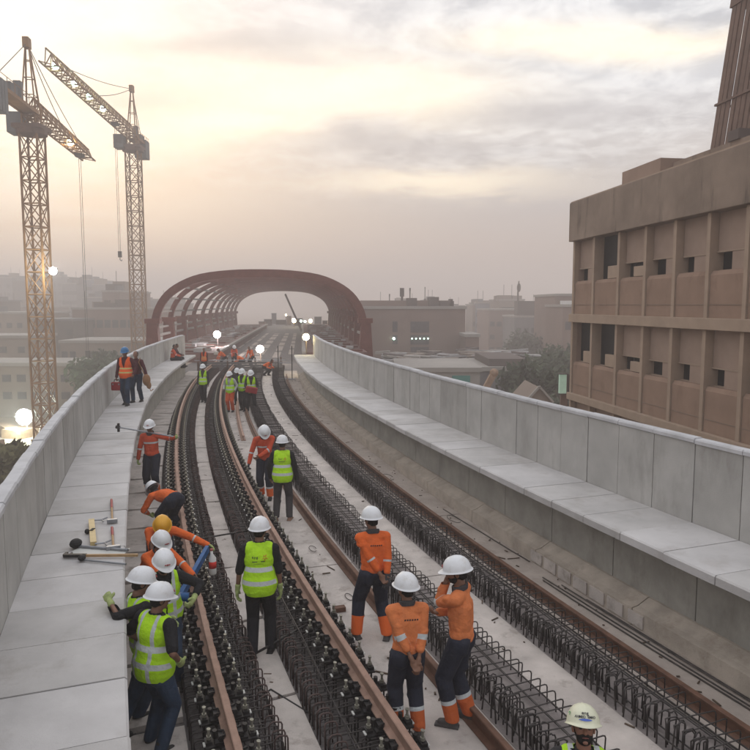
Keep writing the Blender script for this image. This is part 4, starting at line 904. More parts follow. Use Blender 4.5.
M_('strap', (.12, .12, .13), .8); M_('hair', (.012, .010, .009), .8, .2, 30); M_('glove', (.34, .40, .16), .9, .2, 14); M_('glove_dark', (.05, .05, .055), .9); M_('boot', (.075, .07, .068), .75, .2, 9); M_('boot_tan', (.22, .13, .09), .8, .2, 9); M_('boot_dark', (.025, .024, .024), .7); M_('eye', (.02, .015, .012), .3, 0)
M_('text_dark', (.05, .05, .06), .7, 0); M_('text_red', (.6, .04, .03), .7, 0); M_('text_blue', (.08, .14, .50), .7, 0); M_('logo_red', (.35, .08, .08), .7, 0); M_('logo_green', (.03, .28, .10), .7, 0)

def cap_geo(b, p0, r0, p1, r1, n=14):
    p0 = V3(p0); p1 = V3(p1); D = p1 - p0; l = D.length
    if l < 1e-5: D = V3((0, 0, 1)); l = 0
    else: D.normalize()
    X = D.orthogonal().normalized(); Y = D.cross(X); rings = []
    for a in (-80, -50, -20, 0): rings.append((p0 + D * r0 * sin(rad(a)), r0 * cos(rad(a))))
    for a in (0, 20, 50, 80): rings.append((p1 + D * r1 * sin(rad(a)), r1 * cos(rad(a))))
    i0 = len(b.v)
    for c, r in rings:
        for k in range(n): q = 2 * pi * k / n; b.v.append(tuple(c + (X * cos(q) + Y * sin(q)) * r))
    for i in range(len(rings) - 1):
        for k in range(n): a = i0 + i * n + k; c = i0 + i * n + (k + 1) % n; b.f.append((a, c, c + n, a + n)); b.m.append(0)
    b.f.append(tuple(i0 + k for k in reversed(range(n)))); e = i0 + (len(rings) - 1) * n; b.f.append(tuple(e + k for k in range(n))); b.m += [0, 0]
def ell(b, c, ax, r, n=18, m=10):
    c = V3(c); i0 = len(b.v)
    for j in range(1, m):
        t = pi * j / m
        for k in range(n):
            a = 2 * pi * k / n; b.v.append(tuple(c + ax[0] * r[0] * sin(t) * cos(a) + ax[1] * r[1] * sin(t) * sin(a) + ax[2] * r[2] * cos(t)))
    tp = len(b.v); b.v.append(tuple(c + ax[2] * r[2])); b.v.append(tuple(c - ax[2] * r[2]))
    for j in range(m - 2):
        for k in range(n): a = i0 + j * n + k; d_ = i0 + j * n + (k + 1) % n; b.f.append((a, a + n, d_ + n, d_)); b.m.append(0)
    for k in range(n):
        b.f.append((tp, i0 + k, i0 + (k + 1) % n)); e = i0 + (m - 2) * n; b.f.append((tp + 1, e + (k + 1) % n, e + k)); b.m += [0, 0]
DG = None
def remesh(b, name, vox, smooth=4, disp=None, cut=None, attrs=None, mats=(), plane=None):
    me = bpy.data.meshes.new('tmp'); me.from_pydata(b.v, [], b.f); o = bpy.data.objects.new('tmp', me); COL.objects.link(o)
    m = o.modifiers.new('r', 'REMESH'); m.mode = 'VOXEL'; m.voxel_size = vox; m.use_smooth_shade = True
    if smooth: s = o.modifiers.new('s', 'SMOOTH'); s.factor = .5; s.iterations = smooth
    dg = bpy.context.evaluated_depsgraph_get(); dg.update(); r = bpy.data.meshes.new_from_object(o.evaluated_get(dg)); r.name = name
    bpy.data.objects.remove(o); bpy.data.meshes.remove(me)
    co = np.empty(len(r.vertices) * 3, np.float32); r.vertices.foreach_get('co', co); co = co.reshape(-1, 3)
    if disp:
        no = np.empty(len(r.vertices) * 3, np.float32); r.vertices.foreach_get('normal', no); no = no.reshape(-1, 3)
        co = co + no * disp(co)[:, None]; r.vertices.foreach_set('co', co.ravel())
    if attrs:
        for k, v in attrs(co).items(): a = r.attributes.new(k, 'FLOAT', 'POINT'); a.data.foreach_set('value', v.astype(np.float32))
    if cut is not None:
        kill = cut(co); bm = bmesh.new(); bm.from_mesh(r); bm.verts.ensure_lookup_table()
        bmesh.ops.delete(bm, geom=[bm.verts[i] for i in np.nonzero(kill)[0]], context='VERTS')
        bm.to_mesh(r); bm.free()
    if plane:
        bm = bmesh.new(); bm.from_mesh(r); bmesh.ops.bisect_plane(bm, geom=bm.verts[:] + bm.edges[:] + bm.faces[:], plane_co=plane[0], plane_no=plane[1], clear_outer=True); bm.to_mesh(r); bm.free()
    r.materials.clear()
    for q in mats: r.materials.append(M[q])
    r.polygons.foreach_set('use_smooth', [True] * len(r.polygons)); r.update(); return r
def wrinkle(seed, amp=.006, f=1.):
    r_ = np.random.RandomState(seed); K = []
    for i in range(14):
        k = r_.normal(size=3); k /= np.linalg.norm(k); k[2] *= 1.5; K.append((k * r_.uniform(12, 42) * f, r_.uniform(0, 6.3), r_.uniform(.4, 1)))
    def g(co):
        w = co + .02 * np.sin(co[:, [1, 2, 0]] * 17 + seed); v = np.zeros(len(co))
        for k, p, a in K: v += a * (1 - np.abs(np.sin(w @ k * .5 + p)) * 2)
        return np.maximum(v / 6 * amp * 1.6, -.002)
    return g
def ik(a, c, l1, l2, pole):
    a = V3(a); c = V3(c); D = c - a; d_ = min(D.length, (l1 + l2) * .998); D = D.normalized(); c2 = a + D * d_
    x = (l1 * l1 - l2 * l2 + d_ * d_) / (2 * d_); h = math.sqrt(max(0, l1 * l1 - x * x)); P = V3(pole); P = (P - D * P.dot(D)).normalized()
    return a + D * x + P * h, c2
def person(label, loc, yaw, h=1.72, lean=3, side=0, twist=0, pelvis=None, feet=((-.11, .02, 0), (.11, 0, 0)), toes=(8, -8), hands=None, poles=None, head=(0, 0), knee=None,
           top='jacket_orange', legs='trousers_navy', vest=None, helmet='helmet_white', gloves=(None, None), boots='boot', sleeve=2.0, build=1.0, face=False, beard=False, group=None, near=True, palms=None, curl=.5, footpitch=(0, 0), roll=0, seed=0, skin=SKIN, hairlow=True, name='person'):
    """yaw: 0 looks along +y, positive turns left. x right, y forward in the person's frame. hands order: (left, right)"""
    S = h / 1.72; g = build; vox = .0085 if near else .017
    seed = seed or len([1 for o in COL.objects if o.get('category') == 'person']) + 1
    t = thing(name, label, 'person', group, (loc[0], loc[1], loc[2] if len(loc) > 2 else .014), rad(yaw)); t.scale = (S, S, S)
    P = V3(pelvis or (0, 0, .93)); U = V3((sin(rad(side)), sin(rad(lean)), cos(rad(lean)))).normalized()
    Lr = Quaternion(U, rad(twist)) @ (V3((1, 0, 0)) - U * U.x).normalized(); Fw = U.cross(Lr).normalized()
    hx = V3((1, 0, 0))
    nb = P + U * .50; sh = [P + U * .455 + Lr * s * .178 * g for s in (-1, 1)]
    hip = [P + hx * s * .088 * g + V3((0, 0, -.03)) for s in (-1, 1)]
    ank = [V3((x, y, z + .085)) for x, y, z in feet]
    kn = []; 
    for i in range(2): a, c = ik(hip[i], ank[i], .43, .425, (knee[i] if knee else (.06 * (-1, 1)[i], 1, 0))); kn.append(a); ank[i] = c
    if hands is None: hands = ((-.25, .08, .78), (.25, .08, .78))
    elb, wr = [], []
    for i in range(2):
        a, c = ik(sh[i], V3(hands[i]), .285, .25, (poles[i] if poles else ((-1, 1)[i] * .5, -1, -.2))); elb.append(a); wr.append(c)
    hp, hyw = head[0], head[1]
    hd = Quaternion(V3((0, 0, 1)), rad(hyw)) @ Quaternion(V3((1, 0, 0)), rad(hp)) ; base = Quaternion(V3((0, 0, 1)), rad(twist))
    hq = base @ hd
    hX, hY, hZ = [hq @ V3(v) for v in ((1, 0, 0), (0, 1, 0), (0, 0, 1))]
    if roll: q = Quaternion(hY, rad(roll)); hX, hZ = q @ hX, q @ hZ
    hc = nb + U * .055 + hZ * .115 + hY * .015; A3 = (hX, hY, hZ); T3 = (Lr, Fw, U)
    # --- body
    def torso(b, e):
        ell(b, P + U * .0, T3, (.158 * g + e, .108 * g + e, .13 + e)); ell(b, P + U * .15, T3, (.142 * g + e, .103 * g + e, .15 + e)); ell(b, P + U * .33 + Fw * .008, T3, (.165 * g + e, .112 * g + e, .17 + e))
        cap_geo(b, P + U * .44 - Lr * .09 * g, .068 + e, P + U * .44 + Lr * .09 * g, .068 + e)
    def arms(b, e, upto=2.0, taper=1.):
        for i in range(2):
            cap_geo(b, P + U * .45 + Lr * (-1, 1)[i] * .10 * g, .060 + e, sh[i] - U * .012, .058 * g + e)
            el = elb[i] if upto >= 1 else sh[i].lerp(elb[i], upto); cap_geo(b, sh[i] - U * .012, .056 * g + e, el, (.045 if upto >= 1 else .051) + e)
            if upto > 1: w_ = elb[i].lerp(wr[i], upto - 1); cap_geo(b, elb[i], .043 + e, w_, .043 + (.030 - .043) * (upto - 1) + e)
    def hand(b, i, e):
        D = (wr[i] - elb[i]).normalized(); sd = (-1, 1)[i]
        N = V3(palms[i]) if palms and palms[i] else V3((-sd, 0, 0)); N = (N - D * N.dot(D)).normalized(); X = D.cross(N).normalized()  # across the palm
        if X.dot(Fw if abs(D.z) > .5 else U) < 0: X = -X        # thumb side forward / up
        pc = wr[i] + D * .048
        ell(b, pc, (X, N, D), (.041 + e, .017 + e, .052 + e)); cap_geo(b, wr[i] - D * .03, .027 + e, wr[i] + D * .02, .026 + e)
        for k in range(4):
            o_ = (.030 - .020 * k); L1 = (.040, .044, .041, .032)[k]; q = wr[i] + D * (.088 - .004 * abs(k - 1)) + X * o_; r = (.0098, .010, .0095, .0085)[k] + e * .8
            d0 = (D * cos(curl * .8) + N * sin(curl * .8)); d1 = (D * cos(curl * 2.0) + N * sin(curl * 2.0)); d2 = (D * cos(curl * 2.9) + N * sin(curl * 2.9)); sp = X * (.06 * (1.2 - k))
            a = q + (d0 + sp * .3) * L1; c = a + d1 * L1 * .62; f = c + d2 * L1 * .5
            cap_geo(b, q - D * .03, r * 1.05, a, r, 8); cap_geo(b, a, r, c, r * .92, 8); cap_geo(b, c, r * .92, f, r * .8, 8)
        q = wr[i] + D * .025 + X * .030; a = q + (D * .6 + X * .65 + N * .25).normalized() * .040; c = a + (D * .85 + X * .2 + N * .45).normalized() * .032
        cap_geo(b, q - X * .01, .014 + e, a, .0115 + e, 8); cap_geo(b, a, .0115 + e, c, .0095 + e, 8)
    b = MB(); torso(b, -.022); arms(b, -.006 if sleeve < 1.5 else -.013)
    for i in range(2):
        cap_geo(b, hip[i], .070 * g, kn[i], .044); cap_geo(b, kn[i], .044, ank[i], .034); 
        cap_geo(b, kn[i].lerp(ank[i], .25) , .046, kn[i].lerp(ank[i], .5), .042)
        hand(b, i, 0.)
    cap_geo(b, P + U * .44, .066, nb + U * .05, .052); cap_geo(b, nb, .056, hc - hZ * .06, .052)
    ell(b, hc + hZ * .020, A3, (.076, .094, .098)); ell(b, hc - hZ * .050 + hY * .030, A3, (.057, .062, .062)); ell(b, hc - hZ * .015 + hY * .05, A3, (.062, .045, .065))
    cap_geo(b, hc + hY * .090 + hZ * .008, .010, hc + hY * .108 - hZ * .028, .0145, 8); ell(b, hc + hY * .082 - hZ * .092, A3, (.022, .018, .014), 10, 6)
    ell(b, hc + hY * .088 - hZ * .058, A3, (.026, .014, .010), 10, 6); cap_geo(b, hc + hY * .083 + hZ * .022 - hX * .040, .010, hc + hY * .083 + hZ * .022 + hX * .040, .010, 8)
    for s in (-1, 1): ell(b, hc + hX * s * .078 - hZ * .008 - hY * .005, A3, (.009, .020, .032), 10, 6)
    me = remesh(b, 'body', vox * .85 if near else vox, 2, mats=(skinm(skin),)); o = bpy.data.objects.new('body', me); COL.objects.link(o); o.parent = t
    def part(nm, me, par=t): o = bpy.data.objects.new(nm, me); COL.objects.link(o); o.parent = par; return o
    def attrs(co):
        c = co - np.array(P); out = {'tor_u': c @ np.array(U), 'tor_v': np.abs(c @ np.array(Lr)), 'tor_w': c @ np.array(Fw)}
        def along(segs):
            best = np.full(len(co), 9.); val = np.zeros(len(co))
            for a, c_, off in segs:
                a = np.array(a); v = np.array(c_) - a; tt = ((co - a) @ v) / (v @ v); tc = np.clip(tt, 0, 1); d_ = np.linalg.norm(co - a - tc[:, None] * v, axis=1); k = d_ < best; best[k] = d_[k]
                val[k] = (off + np.clip(tt, -1 if off == 0 else 0, 1 if off == 0 else 2))[k]
            return val, best
        av, ad = along([(sh[0], elb[0], 0), (elb[0], wr[0], 1), (sh[1], elb[1], 0), (elb[1], wr[1], 1)])
        dt = np.abs(c @ np.array(Lr)); inside = (dt < .14 * g) & (np.abs(c @ np.array(Fw)) < .13) & (out['tor_u'] > -.1) & (out['tor_u'] < .5)
        av = np.where(ad < .085, av, -1); av = np.where(inside & (ad > .06), -1, av); out['arm_t'] = av
        out['tor_u'] = np.where(av > .25, -9, out['tor_u'])
        out['leg_t'] = along([(hip[0], kn[0], 0), (kn[0], ank[0], 1), (hip[1], kn[1], 0), (kn[1], ank[1], 1)])[0]; return out
    # --- trousers
    b = MB(); ell(b, P + U * .0, T3, (.162 * g + .008, .115 * g + .008, .115)); cap_geo(b, P - hx * .05, .115 * g, P + hx * .05, .115 * g)
    for i in range(2):
        lw_ = 1.14 if 'navy' in legs or 'faded' in legs or 'orange' in legs else 1.03; cap_geo(b, hip[i], .102 * g * lw_, kn[i], .080 * lw_); ae = ank[i] + V3((0, 0, .0)); cap_geo(b, kn[i], .080 * lw_, ae, .067 * lw_); cap_geo(b, hip[i] + V3((0, -.03, .01)), .10 * g, hip[i] + V3((0, -.025, -.06)), .09 * g)
    Tm = part('trousers', remesh(b, 'trousers', vox, 4, wrinkle(seed, .016), attrs=attrs, mats=(legs,), plane=(V3((0, 0, .075)), V3((0, 0, -1))) if max(f_[2] for f_ in feet) == 0 == min(f_[2] for f_ in feet) else None))
    # --- top
    b = MB(); torso(b, .009); arms(b, .012 if sleeve > 1 else .010, sleeve)
    if sleeve > 1:
        for i in range(2): w_ = elb[i].lerp(wr[i], sleeve - 1); cap_geo(b, elb[i], .056, w_, .046)
    cap_geo(b, P + U * .46, .075, nb + U * .015, .066)
    ell(b, P + U * .05, T3, (.160 * g + .014, .115 * g + .014, .13)); cap_geo(b, P + U * .14 - Lr * .04, .120, P + U * .32 - Lr * .05, .118); cap_geo(b, P + U * .14 + Lr * .04, .120, P + U * .32 + Lr * .05, .118)
    Nb = np.array(nb); Ua = np.array(U)
    def jcut(co):
        c = co - np.array(P); u = c @ Ua; d_ = np.full(len(co), 9.)
        for i in range(2):
            for a, e_ in ((sh[i], elb[i]), (elb[i], wr[i])):
                a = np.array(a); v = np.array(e_) - a; tt = np.clip(((co - a) @ v) / (v @ v), 0, 1); d_ = np.minimum(d_, np.linalg.norm(co - a - tt[:, None] * v, axis=1))
        return ((co - Nb) @ Ua > .045) | ((u < -.035) & (d_ > .075))
    jk = part('jacket' if top.startswith('jacket') else 'shirt', remesh(b, 'jacket', vox, 4, wrinkle(seed + 50, .018), attrs=attrs, mats=(top,), cut=jcut))
    if top.startswith('jacket'):
        b = MB(); n_ = 20
        for k in range(n_ + 1):
            a = 2 * pi * k / n_ + pi / 2 + .0
            for rr_, zz in ((.068, -.01), (.078, .045), (.088, .035), (.085, -.015)): b.v.append(tuple(nb + Lr * cos(a) * rr_ + Fw * (sin(a) * rr_ * .95 + .005) + U * (zz - .02 * sin(a))))
        for k in range(n_):
            for q in range(3): i_ = k * 4 + q; b.f.append((i_, i_ + 1, i_ + 5, i_ + 4)); b.m.append(0)
        pc_ = b.build('collar', 'trousers_grey', None, True); pc_.parent = jk
    # --- vest
    if vest:
        b = MB(); e = .034
        ell(b, P + U * .33 + Fw * .008, T3, (.160 * g + e, .115 * g + e, .17 + e)); ell(b, P + U * .15, T3, (.150 * g + e, .110 * g + e, .17)); ell(b, P + U * .02, T3, (.186 * g + e, .146 * g + e, .24)); ell(b, P + U * .12, T3, (.165 * g + e, .125 * g + e, .24))
        cap_geo(b, P + U * .44 - Lr * .10 * g, .070 + e * .8, P + U * .44 + Lr * .10 * g, .070 + e * .8)
        cap_geo(b, P + U * .46, .085, nb, .080)
        Pa, La, Fa = np.array(P), np.array(Lr), np.array(Fw)
        def cut(co):
            c = co - Pa; u, v, w = c @ Ua, np.abs(c @ La), c @ Fa
            return (u < -.2) | ((u > .44) & (v < .07) & (w > -.03)) | ((w > .02) & (v < (u - .20) * .27)) | (u > .535) | ((w > .05) & (v < .004))
        vm = remesh(b, 'vest', vox, 4, wrinkle(seed + 99, .010), attrs=attrs, mats=(vest,), cut=cut, plane=(P - U * .11, -U)); part('vest', vm)
    # --- helmet
    if helmet:
        b = MB(); n_ = 28; hcc = hc + hZ * .041 - hY * .006; hq_ = []
        prof = [(0, 1.0), (.25, .975), (.5, .88), (.72, .70), (.88, .46), (.97, .2), (1.0, 0.0), (1.02, -.06), (1.10, -.10), (1.13, -.13), (1.10, -.14), (1.0, -.10), (.96, -.02), (.80, .5), (.45, .82), (0, .92)]
        for j, (rr_, zz) in enumerate(prof):
            for k in range(n_):
                a = 2 * pi * k / n_; ca, sa = cos(a), sin(a); fr_ = max(0, sa) ** 3; ex = 1
                x = .121 * rr_ * ca; y = .144 * rr_ * sa
                if rr_ > 1.05: y += .038 * fr_; x *= 1 - .02 * fr_
                z = .128 * zz - (.012 * fr_ if rr_ > 1.05 else 0) - (.010 * max(0, -sa) if rr_ > 1.0 else 0)
                if 0 < j < 5 and abs(ca) < .22: z += .006
                b.v.append(tuple(hcc + hX * x + hY * y + hZ * z))
        for j in range(len(prof) - 1):
            for k in range(n_): a = j * n_ + k; c = j * n_ + (k + 1) % n_; b.f.append((a, a + n_, c + n_, c)); b.m.append(0)
        hm_ = b.build('helmet', helmet, None, True); hm_.parent = t
        b = MB(); b.tube([hcc + hX * .095 * cos(a) + hY * .118 * sin(a) - hZ * .028 for a in np.linspace(pi * 1.05, pi * 1.95, 12)], .012, 6); s_ = b.build('headband', 'strap', None, True); s_.parent = hm_
        if near and helmet == 'helmet_white':
            b = MB()      # small maker's badge on the front of the shell
            for k in (-1, 0, 1): b.obox(hcc + hY * (.143 if not k else .141) + hX * k * .022 + hZ * .035, (hX, hZ, hY), .009, .005 if k else .009, .004)
            s_ = b.build('badge', 'logo_red'); s_.parent = hm_
        t['_h'] = [*hcc]
    # --- hair, beard, eyes
    b = MB(); ell(b, hc + hZ * .018 - hY * .010, A3, (.081, .094, .100)); ell(b, hc - hZ * .045 - hY * .045, A3, (.060, .045, .045))
    hA, yA, zA = np.array(hc), np.array(hY), np.array(hZ)
    hr = remesh(b, 'hair', vox, 1, mats=('hair',), cut=lambda co: (((co - hA) @ yA > .035) & ((co - hA) @ zA < .07)) | ((co - hA) @ zA < -.075)); part('hair', hr)
    if beard:
        b = MB(); ell(b, hc - hZ * .056 + hY * .034, A3, (.061, .064, .062)); cap_geo(b, hc + hY * .096 - hZ * .046 - hX * .02, .009, hc + hY * .096 - hZ * .046 + hX * .02, .009, 8)
        part('beard', remesh(b, 'beard', vox, 1, mats=('hair',), cut=lambda co: (((co - hA) @ zA > -.030)) | (((co - hA) @ yA < .0))))
    if face:
        for s in (-1, 1):
            b = MB(); b.ball(hc + hX * s * .030 + hY * .086 + hZ * .002, .0115, 10, 6, (1.15, .8, .7)); e_ = b.build('eye', 'eye', None, True); e_.parent = t
            b = MB(); b.tube([hc + hX * s * .014 + hY * .097 + hZ * .022, hc + hX * s * .034 + hY * .096 + hZ * .028, hc + hX * s * .050 + hY * .084 + hZ * .022], .0042, 6); e_ = b.build('eyebrow', 'hair', None, True); e_.parent = t
        b = MB(); b.tube([hc + hX * -.022 + hY * .092 - hZ * .060, hc + hY * .103 - hZ * .058, hc + hX * .022 + hY * .092 - hZ * .060], .0038, 6); e_ = b.build('lips', 'redlip', None, True); e_.parent = t
    # --- boots and gloves
    for i in range(2):
        q = Quaternion(V3((0, 0, 1)), rad(toes[i])) @ Quaternion(V3((1, 0, 0)), rad(footpitch[i])); f = q @ V3((0, 1, 0)); s_ = q @ V3((1, 0, 0)); u_ = q @ V3((0, 0, 1)); a = ank[i]
        b = MB(); cap_geo(b, a - f * .028 - u_ * .045, .040, a + f * .05 - u_ * .040, .044); cap_geo(b, a + f * .05 - u_ * .045, .042, a + f * .12 - u_ * .050, .037); cap_geo(b, a - f * .01, .045, a + u_ * .06, .047)
        b.obox(a + f * .055 - u_ * .076, (s_, f, u_), .043, .125, .012)
        part('boot', remesh(b, 'boot', .008 if near else .014, 2, mats=(boots,)))
    for i in range(2):
        if gloves[i]: b = MB(); hand(b, i, .0045); cap_geo(b, wr[i] - (wr[i] - elb[i]).normalized() * .05, .036, wr[i], .031); part('glove', remesh(b, 'glove', .0065 if near else .012, 1, mats=(gloves[i],)))
    t['_w'] = [*wr[0], *wr[1]]; return t
M_('redlip', (.20, .07, .06), .6, 0)
GL = ('glove', 'glove')
# behind-the-back hands helper values are in the person's own frame
people = {}
G1 = 'workers in orange coveralls standing by the loose rail'
people['o13'] = person('man in bright orange jacket standing with legs apart, back turned, looking left', (-.02, 8.82), 14, 1.76, 4, 0, -4, (0, 0, .91), ((-.20, .10, 0), (.17, -.02, 0)), (25, -25), ((.10, -.19, .83), (.12, -.215, .76)),
    poles=((-1, -.6, 0), (1, -.5, 0)), head=(-6, 30), top='jacket_orange', legs='trousers_navy_plain', gloves=(None, 'glove_dark'), palms=((0, -1, 0), (0, 1, 0)), curl=.8, sleeve=1.65, build=.95)
people['o14'] = person('man in faded orange jacket with both hands clasped behind his back', (.33, 6.78), 12, 1.66, 3, 0, -3, (0, 0, .93), ((-.10, .04, 0), (.12, -.02, 0)), (12, -12), ((.035, -.20, .83), (.05, -.215, .81)),
    poles=((-1, -.35, 0), (1, -.35, 0)), head=(-2, 26), top='jacket_faded', legs='trousers_faded', palms=((0, -1, .2), (0, 1, .2)), curl=.7, build=.96, sleeve=1.5)
people['o15'] = person('man in faded orange jacket raising one hand to his face, grey collar', (.90, 6.98), 62, 1.77, 2, 0, 6, (0, 0, .93), ((-.10, .05, 0), (.10, -.06, 0)), (10, -14), ((-.03, .155, 1.50), (-.02, .24, 1.14)),
    poles=((-.25, .1, -1.0), (.6, -.2, -.8)), head=(-10, 12), top='jacket_faded', legs='trousers_faded', palms=((0, -1, 0), (0, 0, 1)), curl=.9, face=True, beard=True, build=.96)
people['g10'] = person('man seen from behind in lime vest and black trousers between the two left rails', (-1.43, 8.38), 3, 1.74, 3, 0, 0, (0, 0, .93), ((-.10, -.02, 0), (.11, .10, 0)), (28, -10), ((-.285, .03, .80), (.255, .05, .80)),
    poles=((-1, -.5, 0), (1, -.5, 0)), head=(-4, -14), top='shirt_black', legs='trousers_black', vest='vest_lime', gloves=GL, boots='boot_dark', sleeve=1.05, curl=.45)
people['g12'] = person('man in lime vest and dark grey trousers, back turned, wearing light tan shoes', (-1.88, 13.95), 2, 1.72, 2, 0, 0, (0, 0, .93), ((-.14, 0, 0), (.13, .02, 0)), (10, -10), ((-.26, .10, .88), (.30, .05, .80)),
    poles=((-1, -.5, 0), (1, -.5, 0)), head=(-4, 0), top='shirt_black', legs='trousers_grey', vest='vest_lime', gloves=(None, 'glove_dark'), boots='boot_tan')
people['o11'] = person('man in red-orange jacket bowing his head, beside the man with tan shoes', (-2.50, 15.6), 178, 1.76, 14, 0, 12, (0, -.06, .92), ((-.12, .06, 0), (.10, -.10, 0)), (5, -5), ((.05, .30, 1.02), (.34, .22, .72)),
    poles=((-1, -.2, -.4), (1, -.5, 0)), head=(-48, 8), top='jacket_red', legs='trousers_navy', gloves=(None, 'glove_dark'), boots='boot_dark', curl=.7)
people['tool'] = person('man in red-orange jacket carrying a long tool across his shoulders, beside the left rail', (-5.15, 15.9), 176, 1.74, 2, 2, 0, (0, 0, .93), ((-.10, 0, 0), (.12, -.05, 0)), (8, -8), ((-.60, .10, 1.36), (.30, .08, .82)),
    poles=((-.3, -1, -.6), (1, -.5, 0)), head=(-10, 6), top='jacket_red', legs='trousers_navy', gloves=GL, boots='boot_dark', face=True, curl=.7)
# the group at the rail, left
people['bend'] = person('man in orange jacket bent double at the walkway edge, back towards the rail', (-3.80, 12.75), 52, 1.76, 90, 0, 0, (0, -.10, .80), ((-.12, .02, 0), (.14, -.10, 0)), (6, -6), ((-.12, .52, .42), (.12, .50, .40)),
    poles=((-1, -.3, 0), (1, -.3, 0)), head=(-55, 0), top='jacket_orange', legs='trousers_navy_plain', gloves=('glove', 'glove'), curl=.9)
people['yellow'] = person('man in yellow helmet and orange jacket leaning over, arm stretched to the blue tool', (-3.26, 10.35), -158, 1.74, 60, 0, -4, (0, -.16, .80), ((-.13, .10, 0), (.16, -.14, 0)), (5, -5), ((-.74, .46, .74), (.10, .62, .62)),
    poles=((-.3, -1, .2), (1, -.2, 0)), head=(-40, 0), top='jacket_orange', legs='trousers_navy_plain', helmet='helmet_yellow', gloves=GL, boots='boot_dark', curl=.9)
people['w6'] = person('man in orange jacket and white helmet crouching between the yellow helmet and the bearded man', (-3.05, 9.35), -125, 1.72, 34, 0, 0, (0, -.18, .62), ((-.16, .12, 0), (.16, -.06, 0)), (6, -6), ((-.22, .55, .72), (.16, .58, .70)),
    poles=((-1, -.3, -.4), (1, -.3, -.4)), head=(-24, -10), top='jacket_orange', legs='trousers_navy_plain', boots='boot_dark', face=True, gloves=(None, None), curl=.8)
people['w7'] = person('bearded man in striped lime vest and white helmet looking down at the blue tool', (-2.42, 7.75), -168, 1.68, 10, 0, 14, (0, -.02, .88), ((-.14, .06, 0), (.14, -.08, 0)), (6, -6), ((-.34, .20, 1.10), (.25, .16, .88)),
    poles=((-1, -.5, -.4), (1, -.5, 0)), head=(-20, 6), top='shirt_black', legs='trousers_jeans', vest='vest_lime_front', boots='boot_dark', gloves=GL, face=True, beard=True, sleeve=1.6, curl=.9)
people['w8'] = person('man in lime vest resting a gloved hand on the walkway edge, black sleeves', (-2.36, 6.95), -62, 1.70, -9, 0, 10, (0, .0, .92), ((-.12, -.10, 0), (.14, -.36, 0)), (10, -20), ((-.30, .25, 1.0), (.02, -.36, 1.45)),
    poles=((-1, -.4, 0), (1, -.6, -.3)), head=(-16, -6), top='shirt_black', legs='trousers_jeans', vest='vest_lime_front', boots='boot_dark', gloves=GL, face=True, sleeve=1.8, curl=.5)
people['w9'] = person('nearest man in lime vest and blue jeans, left of the rails, hand on his hip', (-2.16, 6.52), -34, 1.68, 5, 0, 4, (0, 0, .91), ((-.12, .02, 0), (.12, -.04, 0)), (10, -10), ((-.26, .14, .98), (.275, .10, .98)),
    poles=((-1, -.6, 0), (.9, -1, 0)), head=(-12, -22), top='shirt_black', legs='trousers_jeans', vest='vest_lime_front', boots='boot_dark', gloves=GL, sleeve=.85, curl=.9, build=1.12, palms=((1, 0, 0), (-1, 0, .3)))
people['m16'] = person('bearded man in cream helmet facing the camera at the bottom edge, lime vest', (1.51, 4.80), 171, 1.68, 6, 0, 0, (0, 0, .715), ((-.12, 0, 0), (.12, 0, 0)), (5, -5), ((-.20, .24, .92), (.20, .24, .92)),
    poles=((-1, -.6, 0), (1, -.6, 0)), head=(27, 0), top='shirt_dark', legs='trousers_jeans', vest='vest_lime_front', helmet='helmet_cream', face=True, beard=True, skin=(.25, .125, .085))
# far workers
people['g17'] = person('lone man in lime vest walking on the pale strip far down the deck', (-7.72, 31.3), 178, 1.72, 0, 0, 0, None, ((-.10, .10, 0), (.10, -.15, 0)), (5, -5), None, head=(-10, 0), top='shirt_dark', legs='trousers_black', vest='vest_lime', boots='boot_dark', near=False)
people['g18'] = person('man in short lime vest and bright orange trousers beside the spare rail', (-5.95, 28.6), 170, 1.66, 4, 0, 0, None, ((-.10, 0, 0), (.10, 0, 0)), (5, -5), ((-.24, .10, .95), (.22, .2, 1.0)), head=(-16, 0), top='shirt_white', legs='trousers_orange', vest='vest_lime', boots='boot_dark', near=False)
people['g19'] = person('man in lime vest just left of the man holding a red bag', (-5.50, 28.95), 165, 1.74, 3, 0, 0, None, ((-.16, .18, 0), (.12, -.12, 0)), (5, -5), ((-.24, .2, 1.0), (.24, .22, .9)), head=(-18, 10), top='shirt_dark', legs='trousers_black', vest='vest_lime', boots='boot_dark', near=False)
people['g20'] = person('man in lime vest holding a red bag before him, farthest right of the far trio', (-5.05, 28.35), 190, 1.74, 5, 0, 0, None, ((-.14, .06, 0), (.16, -.06, 0)), (5, -5), ((-.22, .26, .98), (.16, .28, 1.0)), head=(-22, -8), top='shirt_dark', legs='trousers_black', vest='vest_lime', boots='boot_dark', near=False)
people['h21'] = person('man in dark clothes and white helmet half hidden behind the men in lime vests', (-6.05, 30.7), 180, 1.62, 10, 0, 0, None, head=(-20, 0), top='shirt_dark', legs='trousers_black', boots='boot_dark', near=False)
wk0 = W(-2.92, 22.25)
people['walk'] = person('man in orange vest and blue helmet walking on the left walkway', (-7.60, 21.26, 1.352), 176, 1.74, 1, 0, 0, None, ((-.09, .14, 0), (.09, -.12, 0)), (5, -5), ((-.30, .14, .95), (.30, .04, .76)), head=(-8, 6),
    top='shirt_maroon', legs='trousers_jeans', vest='vest_orange', helmet='helmet_blue', boots='boot_dark', face=True, curl=.9)
